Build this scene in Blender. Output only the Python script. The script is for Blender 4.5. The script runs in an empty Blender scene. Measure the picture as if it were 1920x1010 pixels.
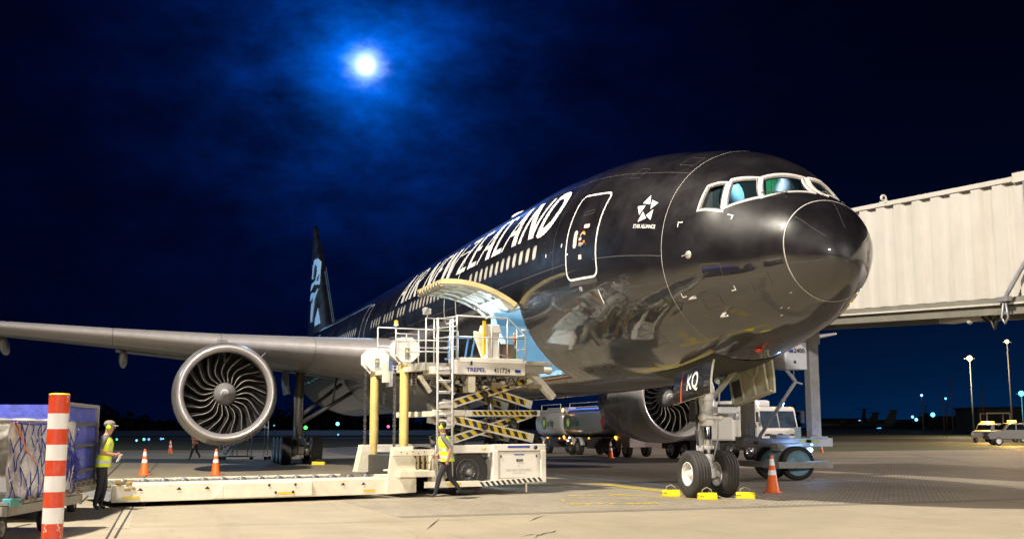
import bpy, bmesh, math, random
import numpy as np
from mathutils import Vector, Matrix
random.seed(7)
SC = bpy.context.scene
COL = SC.collection
R_ = math.radians
pi = math.pi

# ------------------------------------------------------------------ camera
CF, CP, CR, CYAW = 2100.06, .1427, -.0022, .3191
CC = Vector((-18.042, 12.753, 1.557))
_F = Vector((math.cos(CYAW), -math.sin(CYAW), 0)); _R = Vector((-math.sin(CYAW), -math.cos(CYAW), 0)); _U = Vector((0, 0, 1))
_f = _F * math.cos(CP) + _U * math.sin(CP); _u = -_F * math.sin(CP) + _U * math.cos(CP)
_r = _R * math.cos(CR) + _u * math.sin(CR); _uu = -_R * math.sin(CR) + _u * math.cos(CR)
cd = bpy.data.cameras.new('camera'); cam = bpy.data.objects.new('camera', cd); COL.objects.link(cam)
m = Matrix.Identity(4)
for i in range(3):
    m[i][0] = _r[i]; m[i][1] = _uu[i]; m[i][2] = -_f[i]; m[i][3] = CC[i]
cam.matrix_world = m
cd.sensor_width = 36; cd.lens = CF / 1920 * 36; cd.clip_end = 6000; cd.clip_start = .1
SC.camera = cam

# ------------------------------------------------------------------ world: night sky, moon behind thin cloud
W = bpy.data.worlds.new('World'); SC.world = W; W.use_nodes = True
def build_world():
    nt = W.node_tree; N = nt.nodes; L = nt.links; N.clear()
    out = N.new('ShaderNodeOutputWorld'); bg = N.new('ShaderNodeBackground'); bg.inputs[1].default_value = 1
    L.new(bg.outputs[0], out.inputs[0])
    tc = N.new('ShaderNodeTexCoord')
    def M(op, a, b=None, c=None):
        n = N.new('ShaderNodeMath'); n.operation = op
        for i, v in enumerate((a, b, c)):
            if v is None: continue
            if isinstance(v, (int, float)): n.inputs[i].default_value = v
            else: L.new(v, n.inputs[i])
        return n.outputs[0]
    def VM(op, a, b):
        n = N.new('ShaderNodeVectorMath'); n.operation = op
        for i, v in enumerate((a, b)):
            if isinstance(v, (tuple, list)): n.inputs[i].default_value = v
            else: L.new(v, n.inputs[i])
        return n
    moon = Vector((0.93297469, -0.17456784, 0.31477659)).normalized()
    dirn = VM('NORMALIZE', tc.outputs['Generated'], (0, 0, 0)).outputs[0]
    sep = N.new('ShaderNodeSeparateXYZ'); L.new(dirn, sep.inputs[0])
    # cloud noise, stretched
    mp = N.new('ShaderNodeMapping'); mp.inputs['Scale'].default_value = (6.5, 6.5, 12.5); mp.inputs['Rotation'].default_value = (.3, .1, .2)
    L.new(dirn, mp.inputs[0])
    n1 = N.new('ShaderNodeTexNoise'); n1.inputs['Scale'].default_value = 1.5; n1.inputs['Detail'].default_value = 11; n1.inputs['Roughness'].default_value = .67; n1.inputs['Distortion'].default_value = .15
    L.new(mp.outputs[0], n1.inputs['Vector'])
    n2 = N.new('ShaderNodeTexNoise'); n2.inputs['Scale'].default_value = .45; n2.inputs['Detail'].default_value = 5
    L.new(mp.outputs[0], n2.inputs['Vector'])
    n3 = N.new('ShaderNodeTexNoise'); n3.inputs['Scale'].default_value = 9; n3.inputs['Detail'].default_value = 6; n3.inputs['Roughness'].default_value = .6
    L.new(mp.outputs[0], n3.inputs['Vector'])
    dist = VM('DISTANCE', dirn, tuple(moon)).outputs['Value']      # ~ angle in rad
    d2 = M('ADD', dist, M('MULTIPLY', M('SUBTRACT', n3.outputs[0], .5), .017))
    cl = M('MULTIPLY', M('POWER', n1.outputs[0], 2.2), 3.4)
    def gauss(d, s): return M('EXPONENT', M('MULTIPLY', M('POWER', M('DIVIDE', d, s), 2.0), -1.0))
    core = gauss(dist, .0072); inner = M('EXPONENT', M('MULTIPLY', M('POWER', M('MAXIMUM', M('DIVIDE', d2, .0150), 0.0), 3.2), -1.0)); mid = gauss(d2, .040); wide = gauss(dist, .10); vwide = gauss(dist, .24)
    def col(c, fac):
        n = N.new('ShaderNodeVectorMath'); n.operation = 'SCALE'; n.inputs[0].default_value = c; L.new(fac, n.inputs['Scale']); return n.outputs[0]
    def add(a, b): return VM('ADD', a, b).outputs[0]
    s = col((1.6, 1.7, 1.9), core)
    s = add(s, col((.36, .52, .95), inner))
    s = add(s, col((.0, .17, .95), M('MULTIPLY', mid, M('ADD', M('MULTIPLY', cl, .8), .35))))
    s = add(s, col((.0, .028, .20), M('MULTIPLY', wide, M('MAXIMUM', M('ADD', M('MULTIPLY', cl, 1.3), -.16), 0.0))))
    s = add(s, col((.0001, .0032, .034), M('MULTIPLY', vwide, M('ADD', M('MULTIPLY', cl, 1.0), .05))))
    # base sky: nearly black above, deep blue towards the horizon, brighter on the right
    up = M('MAXIMUM', sep.outputs[2], 0.0)
    hz = M('EXPONENT', M('MULTIPLY', up, -5.0))
    s = add(s, col((.0002, .0004, .0040), M('ADD', M('MULTIPLY', n2.outputs[0], .9), .4)))
    s = add(s, col((.0001, .0014, .0100), hz))
    tdir = (_F * .9 + _R * .44).normalized()
    az = VM('DOT_PRODUCT', dirn, tuple(tdir)).outputs['Value']
    azp = M('POWER', M('MAXIMUM', az, 0.0), 14.0)
    lo = M('EXPONENT', M('MULTIPLY', up, -13.0))
    s = add(s, col((.0004, .017, .060), M('MULTIPLY', azp, lo)))
    L.new(s, bg.inputs[0])
build_world()

# ------------------------------------------------------------------ exposure
SC.view_settings.view_transform = 'Standard'; SC.view_settings.look = 'None'
SC.view_settings.exposure = 0.0; SC.view_settings.gamma = 1.0
SC.cycles.sample_clamp_indirect = 4.0; SC.cycles.max_bounces = 6; SC.cycles.caustics_reflective = False; SC.cycles.caustics_refractive = False
try:
    SC.cycles.use_denoising = True
except Exception: pass

# ------------------------------------------------------------------ lights
def area(name, loc, tgt, p, col, sx, sy=None):
    l = bpy.data.lights.new(name, 'AREA'); l.energy = p; l.color = col; l.shape = 'RECTANGLE'; l.size = sx; l.size_y = sy or sx
    o = bpy.data.objects.new(name, l); COL.objects.link(o); o.location = loc
    d = Vector(tgt) - Vector(loc); o.rotation_euler = d.to_track_quat('-Z', 'Y').to_euler()
    return o
def spot(name, loc, tgt, p, col, ang, blend=.5, r=.1):
    l = bpy.data.lights.new(name, 'SPOT'); l.energy = p; l.color = col; l.spot_size = R_(ang); l.spot_blend = blend; l.shadow_soft_size = r
    o = bpy.data.objects.new(name, l); COL.objects.link(o); o.location = loc
    d = Vector(tgt) - Vector(loc); o.rotation_euler = d.to_track_quat('-Z', 'Y').to_euler()
    return o
def point(name, loc, p, col, r=.05):
    l = bpy.data.lights.new(name, 'POINT'); l.energy = p; l.color = col; l.shadow_soft_size = r
    o = bpy.data.objects.new(name, l); COL.objects.link(o); o.location = loc
    return o
# apron floodlight mast standing left of the picture (its shadow edge lies under the nose), weaker masts further off and added fills
area('apron_floodlight', (-1, 23, 30), (12, 3, 2), 32000, (1, .905, .765), 2.4, 1.0)
area('apron_floodlight', (-75, 32, 26), (20, 0, 2), 34000, (1, .90, .80), 4.0, 1.6)  # fill added behind the camera for fans and inlet lips
area('apron_floodlight', (-58, -24, 24), (10, 8, 2), 15000, (1, .93, .88), 3.0, 1.2)
area('apron_floodlight', (24, -88, 28), (44, -48, 0), 60000, (1, .86, .82), 3.0, 1.5)
spot('blue_strip_fill', (80, 62, 22), (53, 10, 0), 60000, (.35, .62, 1), 30, .4, .5)  # unseen lamp added for the blue ground strip and the steps
spot('tail_fill_spot', (100, 70, 16), (67.5, 0, 12), 120000, (.40, .68, 1), 16, .5, .5)  # unseen lamp added to brighten the fin emblem
area('apron_floodlight', (110, 60, 28), (66, 6, 8), 6000, (.45, .70, 1), 3.0, 1.5)
# the moon itself, faint and blue
ml = bpy.data.lights.new('moon_light', 'SUN'); ml.energy = .06; ml.color = (.35, .6, 1); ml.angle = R_(.6)
mo = bpy.data.objects.new('moon_light', ml); COL.objects.link(mo)
mo.rotation_euler = (-Vector((0.93297469, -0.17456784, 0.31477659))).to_track_quat('-Z', 'Y').to_euler()

# ------------------------------------------------------------------ helpers
def ray(px, py):
    return (_f * CF + _r * (px - 960) - _uu * (py - 505)).normalized()
def G(px, py, z=0.):
    d = ray(px, py); t = (z - CC.z) / d.z; return CC + d * t
def Zat(px, py, Z):      # point at horizontal distance Z
    d = ray(px, py); return CC + d * (Z / math.hypot(d.x, d.y))

MATS = {}
def mat(name, c, rough=.5, metal=0., var=.12, vs=6., bump=0., bs=60., coat=0., coatr=.05, emis=None, es=0., rvar=.1, spec=.5, dirt=0., dirtc=(.12, .09, .06), ds=1.2, obj=True, ior=1.5, dst=None):
    if name in MATS: return MATS[name]
    mt = bpy.data.materials.new(name); mt.use_nodes = True; nt = mt.node_tree; N = nt.nodes; L = nt.links
    b = N['Principled BSDF']; b.inputs['Metallic'].default_value = metal; b.inputs['IOR'].default_value = ior
    b.inputs['Specular IOR Level'].default_value = spec
    b.inputs['Coat Weight'].default_value = coat; b.inputs['Coat Roughness'].default_value = coatr
    tc = N.new('ShaderNodeTexCoord')
    n = N.new('ShaderNodeTexNoise'); n.inputs['Scale'].default_value = vs; n.inputs['Detail'].default_value = 6; n.inputs['Roughness'].default_value = .6
    L.new(tc.outputs['Object'], n.inputs['Vector'])
    mr = N.new('ShaderNodeMapRange'); mr.inputs['From Min'].default_value = .3; mr.inputs['From Max'].default_value = .7
    mr.inputs['To Min'].default_value = 1 - var; mr.inputs['To Max'].default_value = 1 + var
    L.new(n.outputs[0], mr.inputs[0])
    sc = N.new('ShaderNodeVectorMath'); sc.operation = 'SCALE'; sc.inputs[0].default_value = c; L.new(mr.outputs[0], sc.inputs['Scale'])
    last = sc.outputs[0]
    if dirt > 0:
        n4 = N.new('ShaderNodeTexNoise'); n4.inputs['Scale'].default_value = ds; n4.inputs['Detail'].default_value = 9; n4.inputs['Roughness'].default_value = .72
        if dst:
            mp4 = N.new('ShaderNodeMapping'); mp4.inputs['Scale'].default_value = dst; L.new(tc.outputs['Object'], mp4.inputs[0]); L.new(mp4.outputs[0], n4.inputs['Vector'])
        else: L.new(tc.outputs['Object'], n4.inputs['Vector'])
        cr = N.new('ShaderNodeMapRange'); cr.inputs['From Min'].default_value = .52; cr.inputs['From Max'].default_value = .74; cr.inputs['To Max'].default_value = dirt
        L.new(n4.outputs[0], cr.inputs[0])
        mx = N.new('ShaderNodeMix'); mx.data_type = 'RGBA'; L.new(cr.outputs[0], mx.inputs[0]); L.new(last, mx.inputs[6]); mx.inputs[7].default_value = (*dirtc, 1)
        last = mx.outputs[2]
    L.new(last, b.inputs['Base Color'])
    mr2 = N.new('ShaderNodeMapRange'); mr2.inputs['From Min'].default_value = .3; mr2.inputs['From Max'].default_value = .7
    mr2.inputs['To Min'].default_value = max(.02, rough - rvar); mr2.inputs['To Max'].default_value = min(1, rough + rvar)
    L.new(n.outputs[0], mr2.inputs[0]); L.new(mr2.outputs[0], b.inputs['Roughness'])
    if bump > 0:
        nb = N.new('ShaderNodeTexNoise'); nb.inputs['Scale'].default_value = bs; nb.inputs['Detail'].default_value = 4
        L.new(tc.outputs['Object'], nb.inputs['Vector'])
        bu = N.new('ShaderNodeBump'); bu.inputs['Strength'].default_value = 1; bu.inputs['Distance'].default_value = bump
        L.new(nb.outputs[0], bu.inputs['Height']); L.new(bu.outputs[0], b.inputs['Normal'])
    if emis:
        b.inputs['Emission Color'].default_value = (*emis, 1); b.inputs['Emission Strength'].default_value = es
    MATS[name] = mt; return mt

class MB:
    def __init__(s): s.v = []; s.f = []; s.m = []; s.s = []
    def add(s, vs, fs, mi=0, sm=False):
        o = len(s.v); s.v += [tuple(v) for v in vs]
        for f in fs: s.f.append([i + o for i in f]); s.m.append(mi); s.s.append(sm)
        return s
    def box(s, c, d, mi=0, R=None):
        c = Vector(c); x, y, z = d[0] / 2, d[1] / 2, d[2] / 2
        vs = [Vector((a * x, b * y, e * z)) for a in (-1, 1) for b in (-1, 1) for e in (-1, 1)]
        if R is not None: vs = [R @ v for v in vs]
        return s.add([c + v for v in vs], [(0, 1, 3, 2), (4, 6, 7, 5), (0, 4, 5, 1), (2, 3, 7, 6), (0, 2, 6, 4), (1, 5, 7, 3)], mi)
    def span(s, a, b, mi=0):
        a = Vector(a); b = Vector(b); return s.box((a + b) / 2, [abs(t) for t in (b - a)], mi)
    def bar(s, a, b, w, h, mi=0, up=(0, 0, 1), ext=0.):
        a = Vector(a); b = Vector(b); d = (b - a); l = d.length + 2 * ext; d.normalize(); up = Vector(up)
        if abs(d.dot(up)) > .98: up = Vector((1, 0, 0))
        y = up.cross(d).normalized(); z = d.cross(y)
        R = Matrix((d, y, z)).transposed()
        return s.box((a + b) / 2, (l, w, h), mi, R)
    def tube(s, a, b, r, n=10, mi=0, r2=None, cap=True, sm=True):
        return s.path([a, b], [r, r if r2 is None else r2], n, mi, cap, sm)
    def path(s, pts, r, n=8, mi=0, cap=True, sm=True, closed=False):
        pts = [Vector(p) for p in pts]; k = len(pts)
        if not isinstance(r, (list, tuple)): r = [r] * k
        vs = []; prev = None
        for i, p in enumerate(pts):
            if closed: t = (pts[(i + 1) % k] - pts[i - 1])
            else: t = (pts[min(i + 1, k - 1)] - pts[max(i - 1, 0)])
            t.normalize()
            if prev is None:
                up = Vector((0, 0, 1)) if abs(t.z) < .9 else Vector((1, 0, 0)); x = up.cross(t).normalized()
            else:
                x = (prev - t * prev.dot(t)).normalized()
            prev = x; y = t.cross(x)
            vs += [p + (x * math.cos(2 * pi * j / n) + y * math.sin(2 * pi * j / n)) * r[i] for j in range(n)]
        fs = []
        for i in range(k if closed else k - 1):
            i2 = (i + 1) % k
            for j in range(n): fs.append((i * n + j, i * n + (j + 1) % n, i2 * n + (j + 1) % n, i2 * n + j))
        s.add(vs, fs, mi, sm)
        if cap and not closed:
            o = len(s.v) - len(vs); s.f.append([o + j for j in range(n)][::-1]); s.m.append(mi); s.s.append(False)
            s.f.append([o + (k - 1) * n + j for j in range(n)]); s.m.append(mi); s.s.append(False)
        return s
    def lathe(s, prof, org, ax, n=24, mi=0, sm=True, ref=None, a0=0, a1=2 * pi):
        # prof: list of (along, radius)
        org = Vector(org); ax = Vector(ax).normalized(); ref = Vector(ref or ((0, 0, 1) if abs(ax.z) < .9 else (1, 0, 0)))
        x = (ref - ax * ref.dot(ax)).normalized(); y = ax.cross(x); full = abs(a1 - a0 - 2 * pi) < 1e-6; nn = n if full else n + 1
        vs = []
        for (t, r) in prof:
            vs += [org + ax * t + (x * math.cos(a0 + (a1 - a0) * j / n) + y * math.sin(a0 + (a1 - a0) * j / n)) * max(r, 1e-4) for j in range(nn)]
        fs = [(i * nn + j, i * nn + (j + 1) % nn, (i + 1) * nn + (j + 1) % nn, (i + 1) * nn + j) for i in range(len(prof) - 1) for j in range(n)]
        return s.add(vs, fs, mi, sm)
    def prism(s, poly, fn, t0, t1, mi=0):
        # poly: 2d points, fn(u,v,t) -> 3d
        n = len(poly); vs = [fn(u, v, t0) for u, v in poly] + [fn(u, v, t1) for u, v in poly]
        return s.add(vs, [list(range(n))[::-1], [n + i for i in range(n)]] + [(i, (i + 1) % n, n + (i + 1) % n, n + i) for i in range(n)], mi)
    def grid(s, fn, us, vs_, mi=0, sm=True, closed_v=False):
        P = [fn(u, v) for u in us for v in vs_]; a = len(us); b = len(vs_)
        fs = [(i * b + j, i * b + (j + 1) % b, (i + 1) * b + (j + 1) % b, (i + 1) * b + j) for i in range(a - 1) for j in range(b if closed_v else b - 1)]
        return s.add(P, fs, mi, sm)
    def ball(s, c, r, mi=0, n=14, k=8, sx=(1, 1, 1)):
        c = Vector(c); P = [c + Vector((r * sx[0] * math.sin(pi * i / k) * math.cos(2 * pi * j / n), r * sx[1] * math.sin(pi * i / k) * math.sin(2 * pi * j / n), r * sx[2] * math.cos(pi * i / k))) for i in range(k + 1) for j in range(n)]
        return s.add(P, [(i * n + j, (i + 1) * n + j, (i + 1) * n + (j + 1) % n, i * n + (j + 1) % n) for i in range(k) for j in range(n)], mi, True)
    def build(s, name, mats, parent=None, bevel=0., weld=False, solid=0., norm=True):
        me = bpy.data.meshes.new(name); me.from_pydata(s.v, [], s.f); me.update()
        if not isinstance(mats, (list, tuple)): mats = [mats]
        for q in mats: me.materials.append(q)
        me.polygons.foreach_set('material_index', s.m); me.polygons.foreach_set('use_smooth', s.s)
        if weld or norm:
            b = bmesh.new(); b.from_mesh(me)
            if weld: bmesh.ops.remove_doubles(b, verts=b.verts, dist=weld if isinstance(weld, float) else 1e-4)
            if norm: bmesh.ops.recalc_face_normals(b, faces=b.faces)
            b.to_mesh(me); b.free()
        o = bpy.data.objects.new(name, me); COL.objects.link(o)
        if parent is not None: o.parent = parent
        if bevel > 0:
            bm_ = o.modifiers.new('b', 'BEVEL'); bm_.width = bevel; bm_.segments = 2; bm_.limit_method = 'ANGLE'; bm_.angle_limit = R_(40)
        if solid:
            q = o.modifiers.new('s', 'SOLIDIFY'); q.thickness = solid
        return o

def tag(o, label=None, cat=None, group=None, kind=None):
    if label: o['label'] = label
    if cat: o['category'] = cat
    if group: o['group'] = group
    if kind: o['kind'] = kind
    return o
def thing(name, label, cat, loc=(0, 0, 0), rz=0., group=None):
    o = bpy.data.objects.new(name, None); COL.objects.link(o); o.location = loc; o.rotation_euler = (0, 0, rz); o.empty_display_size = .3
    return tag(o, label, cat, group)
def copy_tree(o, parent=None):
    c = o.copy(); COL.objects.link(c)
    if parent: c.parent = parent
    for ch in [q for q in bpy.data.objects if q.parent == o]: copy_tree(ch, c)
    return c
def struct(name, mb, mats, **k):
    return tag(mb.build(name, mats, **k), kind='structure')

def text_mesh(txt, size=1., align='CENTER', ext=0.0, bold=0.0, shear=0., xs=1., space=1.):
    c = bpy.data.curves.new('t', 'FONT'); c.body = txt; c.size = size; c.align_x = align; c.extrude = ext; c.offset = bold; c.shear = shear; c.space_character = space
    o = bpy.data.objects.new('t', c); COL.objects.link(o)
    dg = bpy.context.evaluated_depsgraph_get(); me = bpy.data.meshes.new_from_object(o.evaluated_get(dg))
    vs = [Vector((v.co.x * xs, v.co.y, v.co.z)) for v in me.vertices]; fs = [list(p.vertices) for p in me.polygons]
    bpy.data.objects.remove(o); bpy.data.curves.remove(c); bpy.data.meshes.remove(me)
    return vs, fs
def text_on(mb, txt, org, right, up, size, mi=0, off=.004, **k):
    vs, fs = text_mesh(txt, size, **k); org = Vector(org); right = Vector(right).normalized(); up = Vector(up).normalized(); n = right.cross(up)
    mb.add([org + right * v.x + up * v.y + n * off for v in vs], fs, mi)

# ------------------------------------------------------------------ common materials
black_paint = mat('black aircraft paint', (.0078, .0066, .0084), .42, 0, .3, 1.1, 0, 60, coat=1., coatr=.012, rvar=.14, spec=.36)
black_paint.node_tree.nodes['Principled BSDF'].inputs['Coat IOR'].default_value = 1.78
def _ripple():
    nt = black_paint.node_tree; N = nt.nodes; L = nt.links; b = N['Principled BSDF']; tc = N.new('ShaderNodeTexCoord')
    mp = N.new('ShaderNodeMapping'); mp.inputs['Scale'].default_value = (1.9, 1.0, 2.3); L.new(tc.outputs['Object'], mp.inputs[0])
    n = N.new('ShaderNodeTexNoise'); n.inputs['Scale'].default_value = 1.0; n.inputs['Detail'].default_value = 3; n.inputs['Roughness'].default_value = .55; L.new(mp.outputs[0], n.inputs['Vector'])
    bu = N.new('ShaderNodeBump'); bu.inputs['Strength'].default_value = 1; bu.inputs['Distance'].default_value = .0028; L.new(n.outputs[0], bu.inputs['Height']); L.new(bu.outputs[0], b.inputs['Coat Normal']); L.new(bu.outputs[0], b.inputs['Normal'])
_ripple()
white_paint = mat('white paint', (.72, .70, .66), .42, 0, .05, 3)
decal_white = mat('white decal', (.78, .77, .74), .4, 0, .03, 3)
wing_grey = mat('wing grey paint', (.195, .19, .182), .42, 0, .07, 1.5, coat=.3, coatr=.12)
polished = mat('polished aluminium', (.44, .42, .435), .42, .35, .06, 3, rvar=.06)
lip_metal = mat('polished engine lip', (.62, .59, .60), .33, .55, .04, 2, rvar=.03)
nac_grey = mat('nacelle grey paint', (.34, .335, .34), .3, .1, .05, 1.2, coat=.5, coatr=.08)
rubber = mat('tyre rubber', (.028, .026, .025), .7, 0, .2, 9, .002, 30, rvar=.1, dirt=.5, dirtc=(.07, .062, .055), ds=3)
steel = mat('bare steel', (.35, .34, .32), .4, .8, .15, 6, rvar=.12)
galv = mat('galvanised steel', (.56, .57, .58), .45, .25, .12, 9, rvar=.1, dirt=.25)
dark_metal = mat('dark metal', (.05, .05, .05), .5, .5, .2, 8)
primer = mat('pale green primer', (.46, .45, .34), .5, 0, .1, 4, dirt=.35, dirtc=(.14, .12, .08))
gear_white = mat('gear white paint', (.62, .61, .58), .4, 0, .08, 5, dirt=.45, dirtc=(.2, .17, .12), ds=4)
glass_dark = mat('dark glass', (.006, .008, .01), .06, 0, .1, 3, spec=.9, rvar=.02, coat=.5)
yellow_paint = mat('yellow paint', (.72, .52, .015), .5, 0, .12, 5, dirt=.3, dirtc=(.25, .18, .04))
loader_cream = mat('loader cream paint', (.74, .69, .55), .48, 0, .06, 3, dirt=.5, dirtc=(.42, .30, .10), ds=2.2)
loader_white = mat('loader white paint', (.74, .71, .63), .45, 0, .05, 3, dirt=.3, dirtc=(.4, .3, .14), ds=3)
orange_p = mat('cone orange', (.80, .14, .015), .55, 0, .08, 6, dirt=.2)
reflect_w = mat('reflective white', (.80, .80, .80), .4, 0, .05, 10)
black_plain = mat('black paint', (.012, .012, .012), .5, 0, .2, 6)
# ================================================================== AIRLINER
KX = np.array([0, .08, .3, .6, 1, 1.5, 2, 2.6, 3.2, 4, 5, 6, 7.5, 9.5, 12., 50, 56, 62, 68, 72, 73.2])
KT = np.array([(-.95, -.95, 0, -.95), (-.533, -1.167, .334, -.847), (-.186, -1.456, .642, -.768), (.231, -1.684, .973, -.649), (.488, -1.867, 1.218, -.598),
 (.722, -2.092, 1.462, -.572), (1.024, -2.24, 1.715, -.509), (1.604, -2.376, 1.984, -.443), (1.874, -2.51, 2.172, -.43), (2.115, -2.678, 2.414, -.308),
 (2.338, -2.852, 2.661, -.171), (2.557, -2.96, 2.833, -.085), (2.794, -3.031, 2.989, -.008), (2.961, -3.07, 3.066, -.003), (3.1, -3.1, 3.1, 0),
 (3.1, -3.1, 3.1, 0), (3.1, -2.75, 3.05, .1), (3.05, -1.6, 2.6, .5), (2.8, .1, 1.7, 1.2), (2.45, 1.3, .7, 1.8), (2.15, 1.75, .15, 1.95)])
KS = np.sqrt(KX)
def _tang(V):
    h = np.diff(KS); d = np.diff(V) / h; m_ = np.zeros(len(KS))
    for i in range(1, len(KS) - 1):
        if d[i - 1] * d[i] > 0:
            w1 = 2 * h[i] + h[i - 1]; w2 = h[i] + 2 * h[i - 1]; m_[i] = (w1 + w2) / (w1 / d[i - 1] + w2 / d[i])
    m_[0] = d[0]; m_[-1] = d[-1]; return h, m_
_TT = [_tang(KT[:, i]) for i in range(4)]
def prof(X):
    x = math.sqrt(max(X, 0)); i = min(max(int(np.searchsorted(KS, x)) - 1, 0), len(KS) - 2); o = []
    for k in range(4):
        h, m_ = _TT[k]; s = (x - KS[i]) / h[i]; V = KT[:, k]
        o.append((2 * s**3 - 3 * s**2 + 1) * V[i] + (s**3 - 2 * s**2 + s) * h[i] * m_[i] + (-2 * s**3 + 3 * s**2) * V[i + 1] + (s**3 - s**2) * h[i] * m_[i + 1])
    return o
def ZC(X): return 5.7235 - .0043 * (X - 9)
def _fs(X, th):
    t, b, w, c = prof(X); s = math.sin(th)
    z = c + ((t - c) if s > 0 else (c - b)) * s
    return Vector((X, w * math.cos(th), ZC(X) + z))
def fnorm(X, th):
    e = 1e-3; X = max(X, .02)
    a = _fs(X + e, th) - _fs(max(X - e, 1e-4), th); b = _fs(X, th + e) - _fs(X, th - e)
    n = a.cross(b); n.normalize()
    c = Vector((X + .6, 0, ZC(X) + (prof(X)[3])))
    return n if n.dot(_fs(X, th) - c) > 0 else -n
def FS(X, deg, off=0.):
    th = R_(deg); p = _fs(X, th)
    return p + fnorm(X, th) * off if off else p
def inv_fs(p):        # X, theta of a surface point
    t, b, w, c = prof(p.x); z = p.z - ZC(p.x) - c
    zz = z / ((t - c) if z > 0 else (c - b)) if abs(z) > 1e-9 else 0
    return math.atan2(zz, p.y / max(w, 1e-4))

AC = thing('airliner', 'black long-haul jet airliner with white lettering parked with its nose towards the right', 'airliner')
AC.empty_display_size = 2

# --- fuselage skin (closed), then cut: cockpit cavity + its windows, cargo hold + its door opening
def fus_mesh():
    Xs = [1e-4] + [.012 * 1.32**k for k in range(1, 16)]
    x = Xs[-1]
    while x < 12: x += .16; Xs.append(x)
    while x < 50: x += .5; Xs.append(x)
    while x < 72.9: x += .6; Xs.append(min(x, 73.1))
    nth = 128; mb = MB()
    mb.grid(lambda X, a: _fs(X, a), Xs, [2 * pi * j / nth for j in range(nth)], closed_v=True)
    o = len(mb.v); mb.v.append(tuple(_fs(0, 0))); 
    for j in range(nth): mb.f.append([(j + 1) % nth, j, o]); mb.m.append(0); mb.s.append(True)
    n0 = (len(Xs) - 1) * nth; mb.f.append([n0 + j for j in range(nth)]); mb.m.append(0); mb.s.append(False)
    return mb
cab_green = mat('cockpit liner', (.035, .06, .06), .6, 0, .05, 3)
hold_liner = mat('cargo hold liner', (.52, .66, .72), .5, 0, .08, 2.5, dirt=.2, dirtc=(.25, .3, .33))
fo = fus_mesh().build('fuselage', [black_paint], AC, norm=True)
def cavity(X0, X1, sc, z0, z1, mt, n=72, ny=8):
    mb = MB()
    def fn(X, a):
        p = _fs(X, a); c = Vector((X, 0, ZC(X) + prof(X)[3])); q = c + (p - c) * sc; q.z = min(max(q.z, z0), z1); q.x = X; return q
    Xs = [X0 + (X1 - X0) * i / ny for i in range(ny + 1)]
    mb.grid(fn, Xs, [2 * pi * j / n for j in range(n)], closed_v=True)
    mb.f.append(list(range(n))[::-1]); mb.m.append(0); mb.s.append(False)
    mb.f.append([ny * n + j for j in range(n)]); mb.m.append(0); mb.s.append(False)
    return mb
def dens(poly, step=.12):
    out = []
    for i in range(len(poly)):
        a = poly[i]; b = poly[(i + 1) % len(poly)]; L = math.hypot(b[0] - a[0], (b[1] - a[1]) * .045); k = max(1, int(L / step))
        out += [(a[0] + (b[0] - a[0]) * j / k, a[1] + (b[1] - a[1]) * j / k) for j in range(k)]
    return out
def metric(poly, d):          # grow a (X, theta) polygon outward by d metres
    n = len(poly); out = []
    rr = [max(prof(p[0])[2], .5) * pi / 180 for p in poly]
    P = [Vector((p[0], p[1] * rr[i])) for i, p in enumerate(poly)]
    ar = sum(P[i].x * P[(i + 1) % n].y - P[(i + 1) % n].x * P[i].y for i in range(n)); s = 1 if ar > 0 else -1
    for i in range(n):
        a = (P[i] - P[i - 1]).normalized(); b = (P[(i + 1) % n] - P[i]).normalized()
        na = Vector((a.y, -a.x)) * s; nb = Vector((b.y, -b.x)) * s; q = (na + nb); q = q / max(.35, q.length_squared) * 2 * d
        w = P[i] + q; out.append((w.x, w.y / rr[i]))
    return out
def patch_prism(poly, o0, o1):
    mb = MB(); pl = dens(poly, .08); mb.prism(pl, lambda u, v, t: FS(u, v, t), o0, o1); return mb
def cut(target, mb, mt):
    c = mb.build('cut', [mt], None, norm=True)
    md = target.modifiers.new('bool', 'BOOLEAN'); md.operation = 'DIFFERENCE'; md.object = c; md.solver = 'EXACT'; md.material_mode = 'TRANSFER'
    dg = bpy.context.evaluated_depsgraph_get(); me = bpy.data.meshes.new_from_object(target.evaluated_get(dg))
    old = target.data; target.modifiers.clear(); target.data = me; bpy.data.meshes.remove(old); bpy.data.objects.remove(c)
W1 = [(2.57, 24), (2.63, 39.5), (2.38, 47), (2.14, 29)]
W2 = [(2.05, 33.5), (2.31, 52), (2.11, 67), (1.64, 51.5)]
W3 = [(1.55, 54), (2.07, 71.5), (2.11, 103), (1.10, 90)]
W4 = [(2.15, 109.5), (2.33, 123), (2.31, 136), (1.05, 103), (1.09, 99.5)]
W5 = [(1.25, 126), (2.28, 141), (2.34, 145), (2.05, 150), (1.45, 140)]
WINS = [W1, W2, W3, W4, W5]
for w in WINS: cut(fo, patch_prism(w, .08, -.26), black_plain)
cut(fo, cavity(1.25, 4.3, .93, 5.45, 8.3, None), cab_green)
CD = [(10.9, -14), (10.9, -57.5), (13.6, -57.5), (13.6, -14)]
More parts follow.
